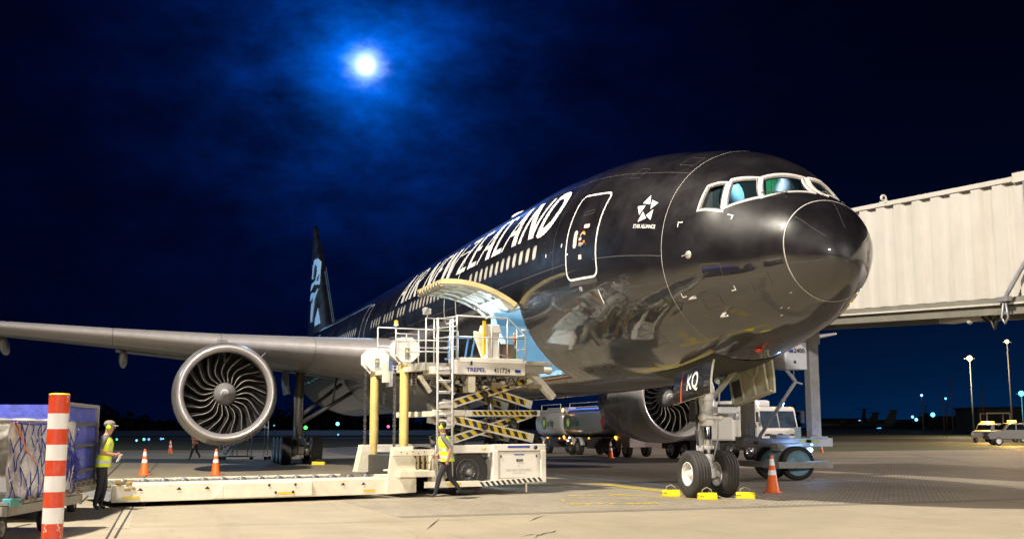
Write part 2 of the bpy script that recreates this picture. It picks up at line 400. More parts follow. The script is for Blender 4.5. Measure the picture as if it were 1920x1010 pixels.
def grid_prism(X0, X1, t0, t1, o0, o1, nx=6, nt=26):
    us = [X0 + (X1 - X0) * i / nx for i in range(nx + 1)]; vs = [t0 + (t1 - t0) * j / nt for j in range(nt + 1)]; mb = MB()
    mb.grid(lambda u, v: FS(u, v, o0), us, vs, 0, False); mb.grid(lambda u, v: FS(u, v, o1), us, vs, 0, False)
    for X in (X0, X1): mb.grid(lambda q, v: FS(X, v, q), [o0, o1], vs, 0, False)
    for t in (t0, t1): mb.grid(lambda u, q: FS(u, t, q), us, [o0, o1], 0, False)
    b = bmesh.new(); me = bpy.data.meshes.new('g'); me.from_pydata(mb.v, [], mb.f); b.from_mesh(me); bmesh.ops.remove_doubles(b, verts=b.verts, dist=1e-5)
    o = MB(); b.verts.ensure_lookup_table(); b.verts.index_update(); o.add([v.co.copy() for v in b.verts], [[v.index for v in f.verts] for f in b.faces]); b.free(); return o
cut(fo, grid_prism(10.9, 13.6, -57.5, -14, .1, -.6), hold_liner)
cut(fo, cavity(10.6, 17.5, .95, 3.06, 5.02, None), hold_liner)
# smooth analytic normals on the skin
def skin_normals(o):
    me = o.data; names = [mm.name if mm else '' for mm in me.materials]; ln = [None] * len(me.loops)
    for p in me.polygons:
        skin = names[p.material_index] == 'black aircraft paint' if names else True
        p.use_smooth = skin
        for li in p.loop_indices:
            if skin:
                v = me.vertices[me.loops[li].vertex_index].co
                ln[li] = fnorm(v.x, inv_fs(v)) if .02 < v.x < 73 else p.normal.copy()
                if ln[li].dot(p.normal) < .3: ln[li] = p.normal.copy()
            else: ln[li] = p.normal.copy()
    me.normals_split_custom_set([tuple(v) for v in ln])
skin_normals(fo)
FUS = fo

# --- radome and section seams, thin raised lines
def ringline(X, a0, a1, wdt, off, tilt=0.):
    mb = MB(); n = 72; P = []
    for j in range(n + 1):
        t = a0 + (a1 - a0) * j / n; P += [FS(X - wdt / 2, t, off), FS(X + wdt / 2, t, off)]
    mb.add(P, [(2 * j, 2 * j + 1, 2 * j + 3, 2 * j + 2) for j in range(n)], 0, True); return mb
def line_on(pts, wdt, off=.006, mb=None, mi=0, sub=10, closed=False, join=True):
    """ribbon along (X,theta) points on the fuselage skin, constant width in metres"""
    mb = mb or MB(); P = []; k = len(pts); seq = []
    for i in range(k if closed else k - 1):
        a = pts[i]; b = pts[(i + 1) % k]; sb_ = max(sub if len(pts) < 30 else 1, int(abs(b[1] - a[1]) / 1.6) + 1, int(abs(b[0] - a[0]) / .35) + 1)
        for j in range(sb_): seq.append((a[0] + (b[0] - a[0]) * j / sb_, a[1] + (b[1] - a[1]) * j / sb_))
    if not closed: seq.append(pts[-1])
    n = len(seq)
    C3 = [FS(x, t, off) for x, t in seq]; N3 = [fnorm(x, R_(t)) for x, t in seq]
    for i in range(n):
        if closed: d1 = (C3[(i + 1) % n] - C3[i]).normalized(); d0 = (C3[i] - C3[i - 1]).normalized()
        else:
            d1 = (C3[min(i + 1, n - 1)] - C3[min(i, n - 2)]).normalized(); d0 = (C3[max(i, 1)] - C3[max(i - 1, 0)]).normalized()
        t = (d0 + d1).normalized(); s = N3[i].cross(t).normalized(); w = wdt / 2 / max(.6, t.dot(d1))
        P += [C3[i] - s * w, C3[i] + s * w]
    m_ = n if closed else n - 1
    mb.add(P, [(2 * i, 2 * i + 1, 2 * ((i + 1) % n) + 1, 2 * ((i + 1) % n)) for i in range(m_)], mi, True)
    return mb
# --- cockpit: glass, surrounds, seats, panel, light
for i, w in enumerate(WINS):
    fr = MB(); inner = dens(metric(w, -.005), .1); outer = dens(metric(w, .05), .1)
    n_in = dens(w, .1)
    # same sample count for both loops
    def loop(poly, k):
        out = []
        for a, b in zip(poly, poly[1:] + poly[:1]): out += [(a[0] + (b[0] - a[0]) * j / k, a[1] + (b[1] - a[1]) * j / k) for j in range(k)]
        return out
    A = loop(metric(w, -.008), 8); B = loop(metric(w, .064), 8); off = .008 + .0025 * i; n = len(A)
    P = [FS(x, t, off) for x, t in A] + [FS(x, t, off) for x, t in B] + [FS(x, t, -.03) for x, t in A] + [FS(x, t, -.004) for x, t in B]
    fs = []
    for j in range(n):
        k = (j + 1) % n; fs += [(j, k, n + k, n + j), (j, 2 * n + j, 2 * n + k, k), (n + j, n + k, 3 * n + k, 3 * n + j)]
    fr.add(P, fs)
    f_ = fr.build('cockpit_window', [mat('cockpit frame white', (.66, .62, .58), .45, 0, .08, 8, dirt=.3, dirtc=(.3, .26, .2))], AC)
    sl = MB(); line_on(metric(w, .004), .013, .021 + .0025 * i, sl, 0, 2, True); sl.build('window_seal', [black_plain], f_, norm=False)
    g = MB(); cen = (sum(p[0] for p in w) / len(w), sum(p[1] for p in w) / len(w)); A2 = loop(metric(w, .004), 8)
    pts = [FS(x, t, -.03) for x, t in A2]; c = sum(pts, Vector()) / len(pts); g.add(pts + [c], [(j, (j + 1) % n, n) for j in range(n)], 0, True)
    gm = mat('cockpit glass', (1, 1, 1), .02, 0, 0, 3)
    b = gm.node_tree.nodes['Principled BSDF']; b.inputs['Transmission Weight'].default_value = 1; b.inputs['IOR'].default_value = 1.02; b.inputs['Specular IOR Level'].default_value = .5
    if not gm.node_tree.nodes['Principled BSDF'].inputs['Base Color'].is_linked: pass
    g.build('glass', [gm], f_)
seatm = mat('pilot seat cover', (.16, .42, .62), .7, 0, .3, 3, .01, 8)
seatw = mat('pale seat cover', (.55, .68, .85), .7, 0, .12, 5, .01, 9)
for (x, y, z, m_, w_) in ((2.95, .82, 6.45, seatm, .5), (2.75, -.38, 6.52, seatw, .5)):
    s = MB()
    s.ball((x, y, z), .33, 0, 16, 10, (.55, .9 * w_ / .5, 1.25)); s.ball((x + .02, y, z + .36), .2, 0, 14, 8, (.6, .85, .6)); s.ball((x - .3, y, z - .42), .34, 0, 14, 8, (1.1, .9, .35))
    o = s.build('pilot_seat', [m_], AC); o['label'] = 'pilot seat under a pale blue cover'
s = MB(); s.box((3.7, 0, 7.42), (.6, .9, .1)); s.build('overhead_panel', [mat('cockpit grey', (.12, .11, .10), .6)], AC); s = MB(); s.box((1.5, 0, 5.75), (.35, 1.3, .5)); s.box((4.22, .75, 6.5), (.05, .35, .9))
s.build('instrument_panel', [mat('cockpit grey', (.12, .11, .10), .6)], AC, bevel=.03)
s = MB(); s.box((4.15, -.95, 6.9), (.05, .42, 1.3)); s.box((4.1, -.95, 6.9), (.06, .2, .5)); s.build('green_bulkhead', [mat('bright green bulkhead', (.10, .62, .30), .6)], AC, bevel=.02)
pl = point('cockpit_dome_light', (2.6, .5, 7.0), 75, (.85, 1, .97), .12); pl.parent = AC

def rrect(X0, X1, t0, t1, r):
    rt = r / (3.0 * pi / 180); o = []
    for cx, ct, a0 in ((X1 - r, t1 - rt, 0), (X0 + r, t1 - rt, 90), (X0 + r, t0 + rt, 180), (X1 - r, t0 + rt, 270)):
        for j in range(5): a = R_(a0 + 90 * j / 4); o.append((cx + r * math.cos(a), ct + rt * math.sin(a)))
    return o
for (a_, b_) in (((1.25, 66), (1.68, 56)), ((1.15, 100), (1.45, 112))):
    m_ = MB(); m_.path([FS(*a_, .03), FS((a_[0] + b_[0]) / 2, (a_[1] + b_[1]) / 2, .05), FS(*b_, .03)], .012, 6); m_.ball(FS(*a_, .03), .03, 0, 8, 6); m_.build('wiper', [dark_metal], AC)
seam_m = mat('pale sealant seam', (.42, .40, .38), .5, 0, .2, 30)
sd = line_on([(.664, t) for t in range(-90, 271, 5)], .022, .006, sub=2); sd.build('radome_seam', [seam_m], FUS, norm=False)
sd = line_on([(3.49, t) for t in range(-60, 100, 5)], .014, .005, sub=2); sd.build('section_seam', [seam_m], FUS, norm=False)
sm2 = mat('dark skin lap', (.085, .08, .078), .4)
sd = MB()
line_on([(3.5 + .5 * i, -2.5) for i in range(6)], .016, .005, sd, sub=4); line_on([(7.36 + i, -2.5) for i in range(0, 30)], .016, .005, sd, sub=2)
line_on([(3.5 + .7 * i, 48) for i in range(12)], .014, .005, sd, sub=3)
for X in (8.15, 14.8, 21.3, 27.8, 34.9): line_on([(X, t) for t in range(-60, 75, 5)], .012, .005, sd, sub=2)
sd.build('skin_seam', [sm2], FUS, norm=False)
def panel(X0, X1, t0, t1):
    m_ = MB(); line_on(rrect(X0, X1, t0, t1, .04), .010, .006, m_, 0, 2, True); m_.build('access_panel', [sm2], FUS, norm=False)
# radome diverter strips
sd = MB()
for t in (38, 96, -20): line_on([(.62, t), (.45, t), (.3, t), (.18, t)], .007, .006, sd, sub=4)
sd.build('lightning_strip', [mat('diverter strip', (.10, .10, .10), .4)], FUS, norm=False)

# --- big lettering: each letter drawn as strokes in a unit box (x to the right = forward, y up)
TH0, TH1 = 18.3, 43.6
def L2F(x, y, X0, X1): return (X0 + (X1 - X0) * x, TH0 + (TH1 - TH0) * y)
LET = {   # strokes: list of (points, start width, end width)
 'A': [([(0, 0), (.22, .38), (.62, 1)], .10, .13), ([(.62, 1), (.72, .5), (.84, 0)], .30, .30), ([(.2, .36), (.74, .36)], .11, .11)],
 'I': [([(.45, 0), (.55, 1)], .9, .9)],
 'R': [([(.14, 0), (.22, 1)], .27, .27), ([(.22, .94), (.6, .97), (.84, .88), (.86, .68), (.66, .55), (.3, .5)], .13, .16), ([(.45, .5), (.88, 0)], .28, .28)],
 'N': [([(.1, 0), (.16, 1)], .16, .16), ([(.17, 1), (.82, 0)], .3, .3), ([(.86, 0), (.94, 1)], .14, .14)],
 'E': [([(.16, 0), (.24, 1)], .27, .27), ([(.2, .94), (.95, .94)], .12, .12), ([(.2, .5), (.75, .5)], .12, .12), ([(.14, .06), (.92, .06)], .12, .12)],
 'W': [([(.08, 1), (.3, 0)], .2, .2), ([(.3, 0), (.52, .95)], .08, .08), ([(.5, 1), (.72, 0)], .2, .2), ([(.72, 0), (.98, 1)], .08, .08)],
 'Z': [([(.1, .94), (.95, .94)], .12, .12), ([(.86, .9), (.14, .1)], .25, .25), ([(.06, .06), (.95, .06)], .12, .12)],
 'L': [([(.16, 0), (.26, 1)], .28, .28), ([(.14, .06), (.95, .06)], .13, .13)],
 'D': [([(.13, 0), (.2, 1)], .2, .2), ([(.14, .045), (.45, .05), (.74, .2), (.88, .5), (.8, .8), (.55, .955), (.2, .95)], .2, .2)],
}
WORD = [('A', 26.85, 25.5), ('I', 25.2, 24.9), ('R', 24.6, 23.4), ('N', 22.6, 21.3), ('E', 21.1, 20.2), ('W', 20.1, 18.2), ('Z', 17.65, 16.5), ('E', 16.3, 15.25),
        ('A', 15.15, 13.85), ('L', 13.65, 12.7), ('A', 12.6, 11.3), ('N', 11.15, 9.85), ('D', 9.72, 8.38)]
for ch, X0, X1 in WORD:
    mb = MB()
    for q, (pts, w0, w1) in enumerate(LET[ch]):
        # widths are fractions of the letter width measured along X; ribbons are built as horizontal-cut strokes for crisp ends
        wid = abs(X1 - X0); P = []; sub = 8; seq = []
        flat = abs(pts[0][1] - pts[-1][1]) < .03 and len(pts) == 2
        if ch in 'RD' and len(pts) > 3 or flat:
            F = [L2F(x, y, X0, X1) for x, y in pts]
            if len(pts) > 3:   # smooth the curve
                for _ in range(2):
                    F = [F[0]] + [v for a, b in zip(F, F[1:]) for v in ((a[0] * .75 + b[0] * .25, a[1] * .75 + b[1] * .25), (a[0] * .25 + b[0] * .75, a[1] * .25 + b[1] * .75))] + [F[-1]]
            line_on(F, (w0 * wid if len(pts) > 3 else w0 * 1.36), .009 + .0015 * q, mb, sub=3 if len(pts) > 3 else 6)
        else:
            for a, b in zip(pts, pts[1:]):
                for j in range(sub + 1):
                    t = j / sub; x = a[0] + (b[0] - a[0]) * t; y = a[1] + (b[1] - a[1]) * t; w = w0 + (w1 - w0) * t
                    P += [FS(*L2F(x - w / 2, y, X0, X1), .009 + .0015 * q), FS(*L2F(x + w / 2, y, X0, X1), .009 + .0015 * q)]
            n = len(P) // 2; mb.add(P, [(2 * i, 2 * i + 1, 2 * i + 3, 2 * i + 2) for i in range(n - 1)], 0, True)
    mb.build('letter', [decal_white], FUS, norm=False)
# --- five-part star emblem and its caption
mb = MB()
for tri in ([(4.22, 31), (4.36, 26), (4.10, 25.5)], [(4.10, 28.2), (3.86, 26.5), (4.03, 22.6)], [(4.50, 24.2), (4.24, 24.8), (4.34, 19.2)], [(3.93, 22.6), (4.11, 19), (3.92, 16.4)], [(4.25, 21.2), (4.33, 15.2), (4.08, 17.4)]):
    c = (sum(p[0] for p in tri) / 3, sum(p[1] for p in tri) / 3); P = [FS(x, t, .009) for x, t in dens(tri, .1)] + [FS(*c, .012)]
    mb.add(P, [(i, (i + 1) % (len(P) - 1), len(P) - 1) for i in range(len(P) - 1)])
vs, fs = text_mesh('STAR ALLIANCE', .118, space=1.0, bold=.002)
mb.add([FS(4.09 - v.x * .86, 12.0 + v.y / (2.4 * pi / 180), .009) for v in vs], fs)
mb.build('alliance_emblem', [decal_white], FUS, norm=False)
# --- small white marks
mb = MB()
def tick(X, t, dx, dt, w=.022): line_on([(X + dx, t), (X, t), (X, t + dt)], w, .009, mb, sub=2)
tick(3.06, 15.4, -.13, -2.6); tick(1.82, 26.8, .12, -3.4); tick(1.86, -31, .10, 3.2); tick(3.2, -28, -.12, 2.6)
line_on([(5.95, -17.2), (5.9, -24)], .05, .009, mb, sub=4)
vs, fs = text_mesh('1R', .16); mb.add([FS(6.75 - v.x, -16.5 + v.y / .05, .009) for v in vs], fs)
for X, t in ((7.62, 7.5), (8.6, 5), (1.2, -62), (1.45, -64), (1.3, -58), (.9, -50)):
    P = [FS(X + .035 * math.cos(a), t + .035 * (1.6 if t > 0 else .6) * math.sin(a) / (3 * pi / 180), .009) for a in [2 * pi * j / 10 for j in range(10)]]; mb.add(P, [list(range(10))])
mb.build('stencil_mark', [decal_white], FUS, norm=False)
# --- pitot probes and sensor vanes
for X, t in ((2.9, -29.5), (2.45, -45.5)):
    mb = MB(); a = FS(X, t); n = fnorm(X, R_(t)); mb.bar(a, a + n * .13, .10, .035); mb.tube(a + n * .13 + Vector((.05, 0, 0)), a + n * .13 + Vector((-.24, 0, 0)), .018, 8)
    mb.build('pitot_probe', [mat('probe metal', (.7, .66, .58), .3, .6)], AC, bevel=.008)
mb = MB(); a = FS(2.72, -4); n = fnorm(2.72, R_(-4)); mb.lathe([(0, .085), (.012, .08), (.014, 0)], a, n, 18); mb.bar(a + n * .02, a + n * .05 + Vector((.2, 0, 0)), .03, .02)
mb.build('angle_vane', [mat('probe metal', (.7, .66, .58), .3, .6)], AC)
# --- crown beacon and antennas
mb = MB(); mb.lathe([(0, .42), (.08, .38), (.14, .22), (.17, 0)], (16.6, .9, FS(16.6, 73).z - .04), (0, .25, 1), 20); mb.build('antenna_fairing', [white_paint], AC)
mb = MB(); mb.prism([(0, 0), (.4, 0), (.3, .3), (.16, .3)], lambda u, v, t: Vector((20 + u, t, ZC(20) + 3.08 + v)), -.02, .02); mb.build('blade_antenna', [white_paint], AC)

# --- cabin windows
wrim = mat('window rim metal', (.50, .48, .44), .35, .3); wsh = mat('cream window shade', (.62, .56, .47), .35, 0, .08, 5, coat=.6)
def cab_window(X, t, blank=False):
    rt = 1 / (3.08 * pi / 180); mb = MB(); n = 20; hx, hz = .125, .185
    def P(k, off, s):
        a = 2 * pi * k / n; c, s_ = math.cos(a), math.sin(a); ex = .62
        return FS(X + s * hx * math.copysign(abs(c)**ex, c), t + s * hz * rt * math.copysign(abs(s_)**ex, s_), off)
    if blank:
        A = [P(k, .005, 1) for k in range(n)] + [P(k, .005, .93) for k in range(n)]; mb.add(A, [(k, (k + 1) % n, n + (k + 1) % n, n + k) for k in range(n)])
        return mb.build('window_plug', [mat('plug outline', (.05, .05, .05), .3)], FUS)
    A = [P(k, .006, 1.1) for k in range(n)] + [P(k, .006, .93) for k in range(n)] + [P(k, -.01 + .014, .9) for k in range(n)]
    mb.add(A, [(k, (k + 1) % n, n + (k + 1) % n, n + k) for k in range(n)], 0)
    mb.add(A[2 * n:], [list(range(n))], 1)
    return mb.build('window', [wrim, wsh], FUS)
wx = [9.5 + .538 * i for i in range(11)] + [15.5, 18.9, 19.45, 20.0] + [20.5 + .54 * i for i in range(7)] + [24.9, 25.44, 25.97] + [27.0 + .56 * i for i in range(4)] + [29.74, 30.3, 30.86, 31.45] + [35.5 + .6 * i for i in range(16)]
for X in wx: cab_window(X, 9.3 + (X - 9.5) * .115)
cab_window(8.84, 9.2, True); cab_window(8.24, 9.0, True)

# --- passenger doors: outline, window, handle, placards
def pdoor(X0, X1, detail=True):
    slab = MB(); o = rrect(X0 + .03, X1 - .03, -9.9, 33.6, .16)
    us = [X0 + .03 + (X1 - X0 - .06) * i / 8 for i in range(9)]; vs = [-9.9 + 43.5 * i / 24 for i in range(25)]
    slab.grid(lambda u, v: FS(u, v, .003), us, vs)
    D = slab.build('passenger_door', [black_paint], AC, norm=False); 
    line_on(rrect(X0, X1, -10.6, 34.3, .2), .055, .009, sub=3, closed=True).build('door_outline', [decal_white], D, norm=False)
    if detail:
        xc = (X0 + X1) / 2
        m1 = MB(); line_on(rrect(xc + .22, xc + .37, 4.5, 13.2, .07), .022, .009, m1, 0, 2, True)
        us = [xc + .235 + .12 * i / 2 for i in range(3)]; vs = [4.9 + 7.9 * i / 6 for i in range(7)]; m1.grid(lambda u, v: FS(u, v, .011), us, vs, 1)
        m1.build('door_window', [decal_white, wsh], D, norm=False)
        pl_m = [mat('pink placard', (.75, .55, .48), .5), mat('orange placard', (.75, .25, .02), .5)]
        for (x, t, w, h, mi) in ((xc - .18, 15.2, .26, 2.0, 0), (xc + .04, 8.7, .12, 1.6, 0), (xc, -.6, .15, 2.2, 0), (xc + .05, 6.4, .08, 1.2, 1), (xc - .16, 7.0, .08, 1.2, 1)):
            m1 = MB(); m1.grid(lambda u, v: FS(u, v, .009), [x - w / 2, x, x + w / 2], [t - h / 2, t, t + h / 2], mi); m1.build('door_placard', pl_m, D, norm=False)
        m1 = MB()
        line_on([(xc + .06 - .24 * j / 6, 10.2 + 2.0 * math.sin(pi * j / 6 * .9)) for j in range(7)], .045, .009, m1, 1, 2)
        line_on([(xc + .04 - .19 * j / 6, 10.2 + 1.5 * math.sin(pi * j / 6 * .9)) for j in range(7)], .02, .012, m1, 0, 2)
        m1.build('door_placard', pl_m, D, norm=False)
        m1 = MB(); a = FS(xc - .05, 5.6, .02); m1.box(a, (.26, .03, .06)); m1.ball(FS(xc - .05, 5.6, .02), .06, 0, 10, 6, (1, .4, 1)); m1.build('handle', [polished], D, bevel=.01)
        m1 = MB(); line_on([(xc + .17, 21.5), (xc + .17, 23.4), (xc - .3, 24.2), (xc - .3, 22.4)], .018, .009, m1, 0, 3, True)
        m1.build('hatch_outline', [mat('dull outline', (.06, .06, .06), .3)], D, norm=False)
        m1 = MB(); m1.grid(lambda u, v: FS(u, v, .012), [X0 + .06 + (X1 - X0 - .12) * i / 4 for i in range(5)], [-13.6, -12.4, -11.4]); m1.build('scuff_plate', [mat('scuff plate', (.22, .21, .2), .35, .8)], D, norm=False)
    return D
for q in ((2.0, 2.45, -20, -11), (2.3, 2.75, -40, -32), (4.2, 4.9, -30, -18), (4.6, 5.2, -52, -44), (7.9, 8.7, -24, -14), (8.3, 9.3, -44, -34), (1.1, 1.5, -36, -24), (3.7, 4.2, 55, 64), (9.2, 9.9, -16, -9), (5.2, 5.6, 44, 52)): panel(*q)
pdoor(5.83, 7.32); pdoor(17.05, 18.5, False); pdoor(33.0, 34.2, False); pdoor(49.5, 50.7, False)

# --- forward cargo door, swung up, with latch strip, frames and lamps
hp = FS(12.25, -14); hx0 = Vector((0, hp.y, hp.z + .02)); phi = R_(141)
def CDp(X, t, off=0.):
    p = FS(X, t, 0); c = Vector((X, 0, ZC(X))); d = (p - c).normalized(); p = p + d * off
    y, z = p.y - hx0.y, p.z - hx0.z
    return Vector((X, hx0.y + y * math.cos(phi) - z * math.sin(phi), hx0.z + y * math.sin(phi) + z * math.cos(phi)))
door_in = mat('cargo door inner liner', (.60, .60, .54), .45, 0, .06, 4, dirt=.25, dirtc=(.3, .28, .2))
door_edge = mat('cream door edge', (.66, .55, .27), .45, 0, .1, 5, dirt=.3)
mb = MB(); us = [10.92 + 2.66 * i / 10 for i in range(11)]; vs = [-14.5 - 42.5 * i / 20 for i in range(21)]
mb.grid(lambda u, v: CDp(u, v, 0), us, vs, 0); mb.grid(lambda u, v: CDp(u, v, -.10), us, vs, 1)
for X in (10.92, 13.58): mb.grid(lambda u, v: CDp(X, v, -u), [0, .10], vs, 2)
for t in (-14.5, -57): mb.grid(lambda u, v: CDp(u, t, -v), us, [0, .10], 2)
CDO = mb.build('cargo_door', [black_paint, door_in, door_edge], AC)
mb = MB()
for X in (10.97, 11.5, 12.2, 12.9, 13.53): mb.grid(lambda u, v: CDp(X + u, v, -.135 - (.05 if abs(u) < .03 else 0)), [-.045, -.029, .029, .045], vs)
for t in (-24, -35, -46): mb.grid(lambda u, v: CDp(u, t + v, -.14 - (.035 if abs(v) < .5 else 0)), us, [-.9, -.49, .49, .9])
mb.build('door_frame', [door_in], CDO)
mb = MB(); mb.grid(lambda u, v: CDp(10.905, v, -u), [-.008, .125], vs, 0); mb.grid(lambda u, v: CDp(u, v, -.125), [10.905, 10.97], vs, 0); mb.grid(lambda u, v: CDp(10.97, v, -u), [.09, .125], vs, 0)
mb.build('door_rim', [door_edge], CDO)
mb = MB()
for i in range(8):
    X = 11.15 + .31 * i; a = CDp(X, -54, -.16); b = CDp(X, -57.6, -.10); mb.tube(a, b, .07, 12, 0)
    mb.lathe([(0, .035), (.01, .035), (.01, 0)], b, (b - a), 12, 1)
mb.box(CDp(12.25, -55.5, -.16), (2.6, .12, .12), 0)
mb.build('door_latch', [mat('latch metal', (.30, .26, .17), .45, .4), black_plain], CDO)
hm = MB()
for X in (11.0, 13.4): hm.path([hx0 + Vector((X, -.05, -.02)), hx0 + Vector((X, .16, -.14)), CDp(X, -22, -.15)], .05, 8)
hm.build('hinge_arm', [mat('hinge arm cream', (.62, .56, .42), .45)], CDO)
for X, t in ((11.5, -20), (12.7, -21.5)):
    lm = MB(); a = CDp(X, t, -.17); nrm = (CDp(X, t, -.3) - a).normalized(); lm.lathe([(0, .09), (.02, .1), (.06, .085), (.065, 0)], a, nrm, 14)
    lm.build('door_lamp', [mat('lamp glow blue white', (.8, .9, 1), .3, emis=(.6, .85, 1), es=30)], CDO)
    p_ = point('door_lamp_light', tuple(a + nrm * .14), 36, (.62, .84, 1), .07); p_.parent = AC
pl = point('hold_lamp_light', (12.6, .9, 4.7), 260, (.55, .8, 1), .12); pl.parent = AC
pl = point('hold_lamp_light', (11.4, 1.9, 4.7), 60, (.6, .83, 1), .1); pl.parent = AC
mb = MB(); line_on([(10.85, -61.2), (12.2, -61.2), (13.7, -61.2)], .05, .009, mb, 0, 3); line_on([(10.85, -59.3), (12.2, -59.3), (13.7, -59.3)], .06, .009, mb, 1, 3); mb.build('sill_stripe', [mat('red stripe', (.6, .08, .03), .5), decal_white], FUS, norm=False)

# --- wings
def wing(side):
    s = side
    # stations: Y, LE x, chord, LE z, thickness ratio
    st = [(2.2, 25.3, 15.2, 4.35, .125), (3.1, 26.0, 14.2, 4.63, .125), (6, 28.0, 11.6, 4.92, .12), (9.6, 30.5, 9.2, 5.28, .115), (14, 33.5, 7.4, 5.76, .105), (20, 37.6, 5.7, 6.42, .10), (27, 42.4, 3.8, 7.25, .10), (31.5, 46.4, 2.2, 7.95, .09), (32.4, 48.3, .5, 8.1, .08)]
    def af(u):    # u 0..1 around: from TE over the top to LE and back below
        if u < .5: c = 1 - 2 * u; c = c * c if False else (1 + math.cos(pi * (2 * u))) / 2; sgn = 1
        else: c = (1 - math.cos(pi * (2 * u - 1))) / 2; sgn = -1
        yt = 5 * (.2969 * math.sqrt(max(c, 0)) - .126 * c - .3516 * c * c + .2843 * c**3 - .1015 * c**4)
        return c, yt * sgn * (1. if sgn > 0 else .9) - .035 * c
    mb = MB(); n = 56; mb_le = MB()
    def P(k, u):
        Y, x, c, z, t = k; a, b = af(u); return Vector((x + c * a, s * Y, z - .012 * c * a + b * t * c))
    mb.grid(P, st, [i / n for i in range(n)], 0, closed_v=True); k0 = (len(st) - 1) * n; mb.f.append([k0 + j for j in range(n)]); mb.m.append(0); mb.s.append(False)
    Wg = mb.build('wing', [wing_grey], AC)
    # polished slats: a shell just ahead of the leading edge
    for (ia, ib) in ((1, 2), (2, 3), (3, 4), (4, 5), (5, 6), (6, 7)):
        le = MB(); A = list(st[ia]); B = list(st[ib]); g = .012
        def mixs(f): return [A[q] + (B[q] - A[q]) * f for q in range(5)]
        us = [.345 + .31 * j / 16 for j in range(17)]; g = .004
        def Q(f, u):
            k = mixs(f); p = P(k, u); c = Vector((k[1] + k[2] * .06, s * k[0], k[3])); d = p - c; d.y = 0; return p + d.normalized() * .02
        le.grid(Q, [g, .5, 1 - g], us); le.build('slat', [polished], Wg)
    # flap track fairings
    for Y, L in ((13.6, 3.3), (19.2, 3.0), (24.6, 2.4)):
        i = max(j for j in range(len(st)) if st[j][0] <= Y); A, B = st[i], st[i + 1]; f = (Y - A[0]) / (B[0] - A[0]); k = [A[q] + (B[q] - A[q]) * f for q in range(5)]
        fm = MB(); x0 = k[1] + k[2] * .62; z0 = k[3] - k[2] * .05 - .12
        fm.lathe([(0, .02), (.25, .17), (.8, .27), (1.6, .30), (2.4, .22), (L, .03)], (x0, s * Y, z0 + .02), (1, 0, -.12), 16)
        for v in range(len(fm.v)):
            p = fm.v[v]; fm.v[v] = (p[0], s * Y + (p[1] - s * Y) * .75, z0 + (p[2] - z0) * 1.25)
        fm.build('flap_fairing', [nac_grey], Wg)
    fl = MB(); fl.grid(lambda k, u: P(k, .965 + .0 * u) + Vector((u * .4, 0, -.10 * u - .02)), st[1:5], [0, .5, 1]); fl.build('flap', [wing_grey], Wg, solid=.05)
    if s > 0:
        sc_ = MB(); k = st[2]
        sc_.box((31.2, 6.4, 4.15), (.9, .05, .05)); sc_.build('static_wick', [dark_metal], Wg)
    return Wg
wing(1); wing(-1)
# wing to body fairing under the belly
mb = MB()
def fairing(x, a):
    t = (x - 22.5) / 21.5; e = max(0., math.sin(pi * min(max(t, 0), 1)))**.45; w = .25 + 3.25 * e; h = .2 + 2.05 * e
    return Vector((x, w * math.cos(a), 4.55 + .0 - h * (max(0, math.sin(a))**.8) * (1 if math.sin(a) > 0 else 0)))
mb.grid(fairing, [22.5 + 21.5 * i / 30 for i in range(31)], [pi * j / 24 for j in range(25)]); mb.build('wing_fairing', [mat('fairing grey', (.22, .225, .24), .35, 0, .08, 2, coat=.6, coatr=.06)], AC)

